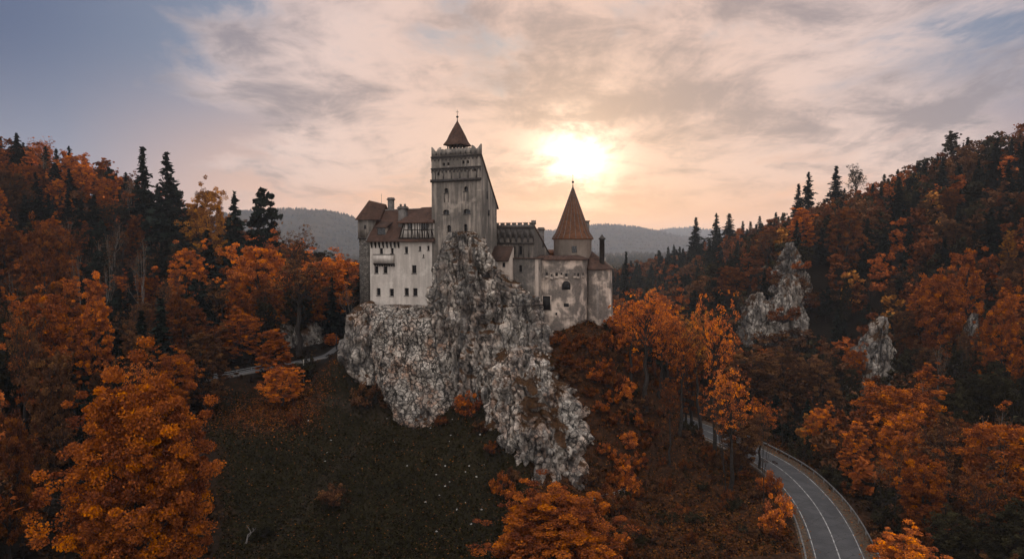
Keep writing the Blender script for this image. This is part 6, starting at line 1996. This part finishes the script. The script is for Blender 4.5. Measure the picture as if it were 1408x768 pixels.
# ------------------------------------------------------------------ grass and fallen leaves
def scatter_quads(n_, sampler, size, seed, mat_, name, colour, label, cat, up=1.2, elong=1.5, lift=0.05):
    g = np.random.default_rng(seed)
    x, y = sampler(g, n_)
    z = hgt(x, y) + lift
    V, F = leaf_quads(g, np.stack([x, y, z], 1), size, up, elong)
    o = link(name, np_mesh(name, V, F, [mat_], np.clip(g.normal(0.45, 0.25, len(x)), 0, 1)))
    o.color = (*colour, 1)
    return tag(o, label, cat, kind='stuff')
def meadow_s(g, n_):
    px = g.uniform(270, 760, n_ * 2); d = 88 + 60 * g.uniform(0, 1, n_ * 2) ** 1.0
    x = (px - 704) / FPX * d
    k = in_meadow(x, d) > 0.3
    return x[k][:n_], d[k][:n_]
def slope_s(g, n_):
    px = g.uniform(740, 1130, n_ * 2); d = g.uniform(88, 155, n_ * 2)
    x = (px - 704) / FPX * d
    k = polydist(x, d, ROAD[::3])[0] > 4.9
    return x[k][:n_], d[k][:n_]
def bank_s(g, n_):
    x = -48 + g.normal(size=n_) * 5.5; d = 139 + g.normal(size=n_) * 5.5
    k = (polydist(x, d, LANE[::2])[0] > 2.6) & (d < 152)
    return x[k], d[k]
scatter_quads(46000, meadow_s, 0.26, 21, M['leaf'], 'grass', (0.023, 0.019, 0.0085), 'short dark grass covering the meadow below the cliff', 'grass', 0.2, 1.6, 0.06)
scatter_quads(30000, slope_s, 0.26, 22, M['leaf'], 'fallen_leaves', (0.13, 0.046, 0.015), 'brown fallen leaves lying thick on the slope above the road', 'leaves')
scatter_quads(9000, bank_s, 0.22, 23, M['leaf'], 'fallen_leaves', (0.22, 0.065, 0.016), 'rusty fallen leaves on the bank below the lane', 'leaves')
def roadside_s(g, n_):
    i = g.integers(5, len(ROADF) - 5, n_)
    T_ = ROADF[i + 1] - ROADF[i - 1]; T_ /= np.linalg.norm(T_, axis=1, keepdims=True)
    o = g.choice([-1, 1], n_) * (4.4 - np.abs(g.normal(size=n_)) * 0.8)
    q = ROADF[i] + np.stack([T_[:, 1], -T_[:, 0]], 1) * o[:, None] + g.normal(size=(n_, 2)) * 0.3
    return q[:, 0], q[:, 1]
scatter_quads(3500, roadside_s, 0.17, 25, M['leaf'], 'fallen_leaves', (0.20, 0.07, 0.02), 'fallen leaves drifted along both road edges', 'leaves', 3.0, 1.4, 0.14)
scatter_quads(5000, meadow_s, 0.20, 24, M['leaf'], 'fallen_leaves', (0.16, 0.06, 0.02), 'stray fallen leaves dotted over the dark meadow', 'leaves')

def tufts(n_, sampler, seed, r, m_, size, name, colour, label):
    g = np.random.default_rng(seed)
    x, y = sampler(g, n_)
    z = hgt(x, y)
    n_ = len(x)
    s_ = g.uniform(0.5, 1.5, n_) * r
    P = np.repeat(np.stack([x, y, z], 1), m_, 0) + g.normal(size=(n_ * m_, 3)) * np.repeat(s_, m_)[:, None] * np.array([0.6, 0.6, 0.35])
    P[:, 2] += np.repeat(s_, m_) * 0.4
    V, F = leaf_quads(g, P, size, 0.5, 1.6)
    t_ = np.clip(np.repeat(g.normal(0.42, 0.28, n_), m_) + g.normal(size=n_ * m_) * 0.12, 0, 1)
    o = link(name, np_mesh(name, V, F, [M['leaf']], t_))
    o.color = (*colour, 1)
    return tag(o, label, 'undergrowth', kind='stuff')
def wood_s(g, n_):
    d = g.uniform(80, 240, n_ * 3); px = np.where(g.uniform(size=n_ * 3) < 0.5, g.uniform(-20, 470, n_ * 3), g.uniform(1040, 1430, n_ * 3))
    x = (px - 704) / FPX * d
    k = (polydist(x, d, ROAD[::3])[0] > 5.5) & (polydist(x, d, LANE[::2])[0] > 2.6) & (in_meadow(x, d) < 0.2) & ((x > 44) | (x < -30))
    return x[k][:n_], d[k][:n_]
tufts(1500, slope_s, 31, 0.55, 16, 0.24, 'undergrowth', (0.10, 0.040, 0.016), 'rusty brambles and dry stalks covering the slope above the road')
tufts(900, slope_s, 32, 0.5, 16, 0.24, 'undergrowth', (0.032, 0.022, 0.011), 'dark dry grass tufts on the slope above the road')
tufts(260, bank_s, 33, 0.45, 14, 0.22, 'undergrowth', (0.17, 0.06, 0.02), 'rusty brambles on the bank below the lane')
tufts(500, meadow_s, 34, 0.38, 14, 0.20, 'undergrowth', (0.026, 0.020, 0.010), 'dry tussocks dotted over the dark meadow')
tufts(1700, wood_s, 35, 1.1, 22, 0.38, 'undergrowth', (0.035, 0.019, 0.010), 'dark brown undergrowth on the floor of the woods')

# ------------------------------------------------------------------ rocks on the meadow
def pebble(seed):
    g = np.random.default_rng(seed)
    b = MB()
    n1, n2 = 7, 9
    rings = []
    V, F = [], []
    for i in range(n1 + 1):
        ph = math.pi * i / n1
        for k in range(n2):
            a = 2 * math.pi * k / n2
            p = Vector((math.sin(ph) * math.cos(a), math.sin(ph) * math.sin(a), math.cos(ph)))
            r_ = 1 + 0.55 * mnoise.noise(p * 1.6 + Vector((seed, 0, 0)))
            V.append((p.x * r_, p.y * r_ * 0.9, p.z * r_ * 0.65 + 0.3))
    for i in range(n1):
        for k in range(n2):
            F.append((i * n2 + k, i * n2 + (k + 1) % n2, (i + 1) * n2 + (k + 1) % n2, (i + 1) * n2 + k))
    return np_mesh('rock', V, np.array(F), [M['pebble']], smooth=False)
M['pebble'] = simple('pale_limestone', (0.34, 0.33, 0.31), 0.4, 3.0)
PEB = [pebble(i) for i in range(4)]
spots = [(424, 578), (508, 552), (570, 574), (622, 576), (613, 583), (592, 588), (543, 607), (660, 597), (620, 598), (618, 606), (600, 620), (666, 638), (645, 640), (640, 648), (655, 655), (612, 640), (600, 652), (618, 662),
         (604, 680), (455, 605), (450, 622), (447, 634), (640, 690), (628, 700), (662, 700), (560, 640), (585, 690), (612, 668), (596, 560), (575, 566), (532, 575), (520, 580), (648, 720), (600, 730)]
for i, (px, py) in enumerate(spots):
    lo_, hi_ = 80.0, 150.0
    for _ in range(22):                      # where the line of sight meets the ground
        md = (lo_ + hi_) / 2
        p = at(px, py, md)
        if p[2] > hz(p[0], md): lo_ = md
        else: hi_ = md
    p = at(px, py, lo_)
    o = link('rock', PEB[i % 4], None, (p[0], lo_, hz(p[0], lo_) - 0.05))
    s_ = rnd.uniform(0.08, 0.22)
    o.scale = (s_, s_, s_); o.rotation_euler = (0, 0, rnd.uniform(0, 6.28))
    tag(o, 'small pale limestone rock lying on the dark meadow', 'rock', 'pale rocks scattered on the meadow')

# ------------------------------------------------------------------ railings, posts, deadwood
def railing(name, pts, h, rails, post_every, label, cat, mat_, post_w=0.06, rail_r=0.045, flat=False):
    P3 = catmull(pts, 1.0)
    root = empty(name, P3[len(P3) // 2]); tag(root, label, cat)
    for z in rails:
        m2 = MB()
        if flat:
            T2 = np.gradient(P3[:, :2], axis=0); T2 /= np.linalg.norm(T2, axis=1, keepdims=True); N2 = np.stack([T2[:, 1], -T2[:, 0], np.zeros(len(T2))], 1)
            for i in range(len(P3) - 1):
                o_ = np.array([0, 0, z])
                m2.hexa([P3[i] + o_ - N2[i] * 0.04, P3[i + 1] + o_ - N2[i + 1] * 0.04, P3[i + 1] + o_ + N2[i + 1] * 0.04, P3[i] + o_ + N2[i] * 0.04],
                        [P3[i] + o_ - N2[i] * 0.04 + (0, 0, 0.30), P3[i + 1] + o_ - N2[i + 1] * 0.04 + (0, 0, 0.30), P3[i + 1] + o_ + N2[i + 1] * 0.04 + (0, 0, 0.30), P3[i] + o_ + N2[i] * 0.04 + (0, 0, 0.30)])
        else:
            m2.tube([p + (0, 0, z) for p in P3], rail_r, 5)
        m2.build('rail', mat_, root)
    L = 0.0
    last = -1e9
    for i in range(len(P3)):
        if i: L += np.linalg.norm(P3[i] - P3[i - 1])
        if L - last >= post_every:
            last = L
            m2 = MB(); q = P3[i]
            m2.hexa([q + (-post_w, -post_w + 0.1, -0.5), q + (post_w, -post_w + 0.1, -0.5), q + (post_w, post_w + 0.1, -0.5), q + (-post_w, post_w + 0.1, -0.5)],
                    [q + (-post_w, -post_w + 0.1, h), q + (post_w, -post_w + 0.1, h), q + (post_w, post_w + 0.1, h), q + (-post_w, post_w + 0.1, h)])
            m2.build('post', mat_, root)
    return root
def offset(P2, off, z, lo, hi):
    P2 = P2[(P2[:, 1] > lo) & (P2[:, 1] < hi)]
    T2 = np.gradient(P2, axis=0); T2 /= np.linalg.norm(T2, axis=1, keepdims=True)
    return np.column_stack([P2 + np.stack([T2[:, 1], -T2[:, 0]], 1) * off, np.full(len(P2), z)])
railing('guardrail', offset(ROAD, 4.6, ROAD_Z, 82, 150)[::4], 0.72, (0.42,), 4.0, 'long grey steel guardrail curving along the outside of the road bend', 'guardrail', M['steel'], 0.06, 0.05, True)
LL = LANE[LANE[:, 0] < -54]
railing('railing', [p + (0.3, -1.7, 0.05) for p in LL[::4]], 1.1, (0.25, 0.65, 1.05), 2.4, 'pale metal railing along the lane above the meadow', 'railing', M['steel'], 0.05, 0.06)
railing('railing', [np.array([*q[:2], hz(q[0], q[1])]) for q in (at(px, py, ground_hit(px, py, 85) or 108) for px, py in ((803, 693), (825, 689), (845, 684), (866, 677)))], 0.9, (0.5, 0.85), 2.2, 'short pale rail on the path below the limestone buttress', 'railing', M['pale_wood'], 0.05, 0.06)
for px, d, h, lab in ((415, 149.5, 5.0, 'pale wooden pole standing beside the dark bush at the lane bend'), (461, 168, 3.4, 'dark lamp post near the little bright tree on the lane')):
    x = (px - 704) / FPX * d
    z = hz(x, d)
    m2 = MB(); m2.lathe((x, d), [(0.0, z - 0.4), (0.13, z - 0.4), (0.10, z + h), (0, z + h + 0.05)], 8)
    if h < 4: m2.lathe((x, d), [(0.0, z + h), (0.2, z + h + 0.05), (0.26, z + h + 0.35), (0.0, z + h + 0.5)], 8)
    tag(m2.build('pole' if h > 4 else 'lamp_post', M['pale_wood'] if h > 4 else M['iron']), lab, 'pole' if h > 4 else 'lamp post')
p = at(345, 744, 98.5); z = hz(p[0], 98.5)
m2 = MB(); gq = np.random.default_rng(3)
b0 = np.array([p[0] - 0.6, 97.6, z - 0.1])
m2.tube(bend(gq, b0, b0 + (0.7, 1.5, 1.9), 6, 0.05, 0.04), np.linspace(0.15, 0.05, 6), 6)
m2.tube(bend(gq, b0 + (0.3, 0.7, 0.9), b0 + (1.4, 0.9, 2.2), 5, 0.05, 0.06), np.linspace(0.08, 0.02, 5), 5)
m2.tube(bend(gq, b0 + (0.5, 1.0, 1.3), b0 + (-0.3, 1.6, 2.3), 5, 0.05, 0.06), np.linspace(0.07, 0.02, 5), 5)
tag(m2.build('dead_branch', M['chimney_stone']), 'greyish dead branch sticking up from the dark meadow', 'branch')

# ------------------------------------------------------------------ haze
m_, n_ = new_mat('haze_air')
vol = n_.n('ShaderNodeVolumePrincipled', ins={'Color': (0.74, 0.83, 1.0, 1), 'Density': 0.000085, 'Anisotropy': 0.15})
n_.n('ShaderNodeOutputMaterial', ins={'Volume': vol.outputs[0]})
x0, x1, y0, y1, z0, z1 = gx[0] - 5, gx[-1] + 5, gy[0] - 5, gy[-1] + 5, 1.0, 260.0
z0 = min(z0, float(Z.min()) - 1.0)
b = MB()
b.hexa([(x0, y0, z0), (x1, y0, z0), (x1, y1, z0), (x0, y1, z0)], [(x0, y0, z1), (x1, y0, z1), (x1, y1, z1), (x0, y1, z1)])
tag(b.build('haze', m_), 'thin pale blue haze filling the valley', 'haze', kind='stuff')
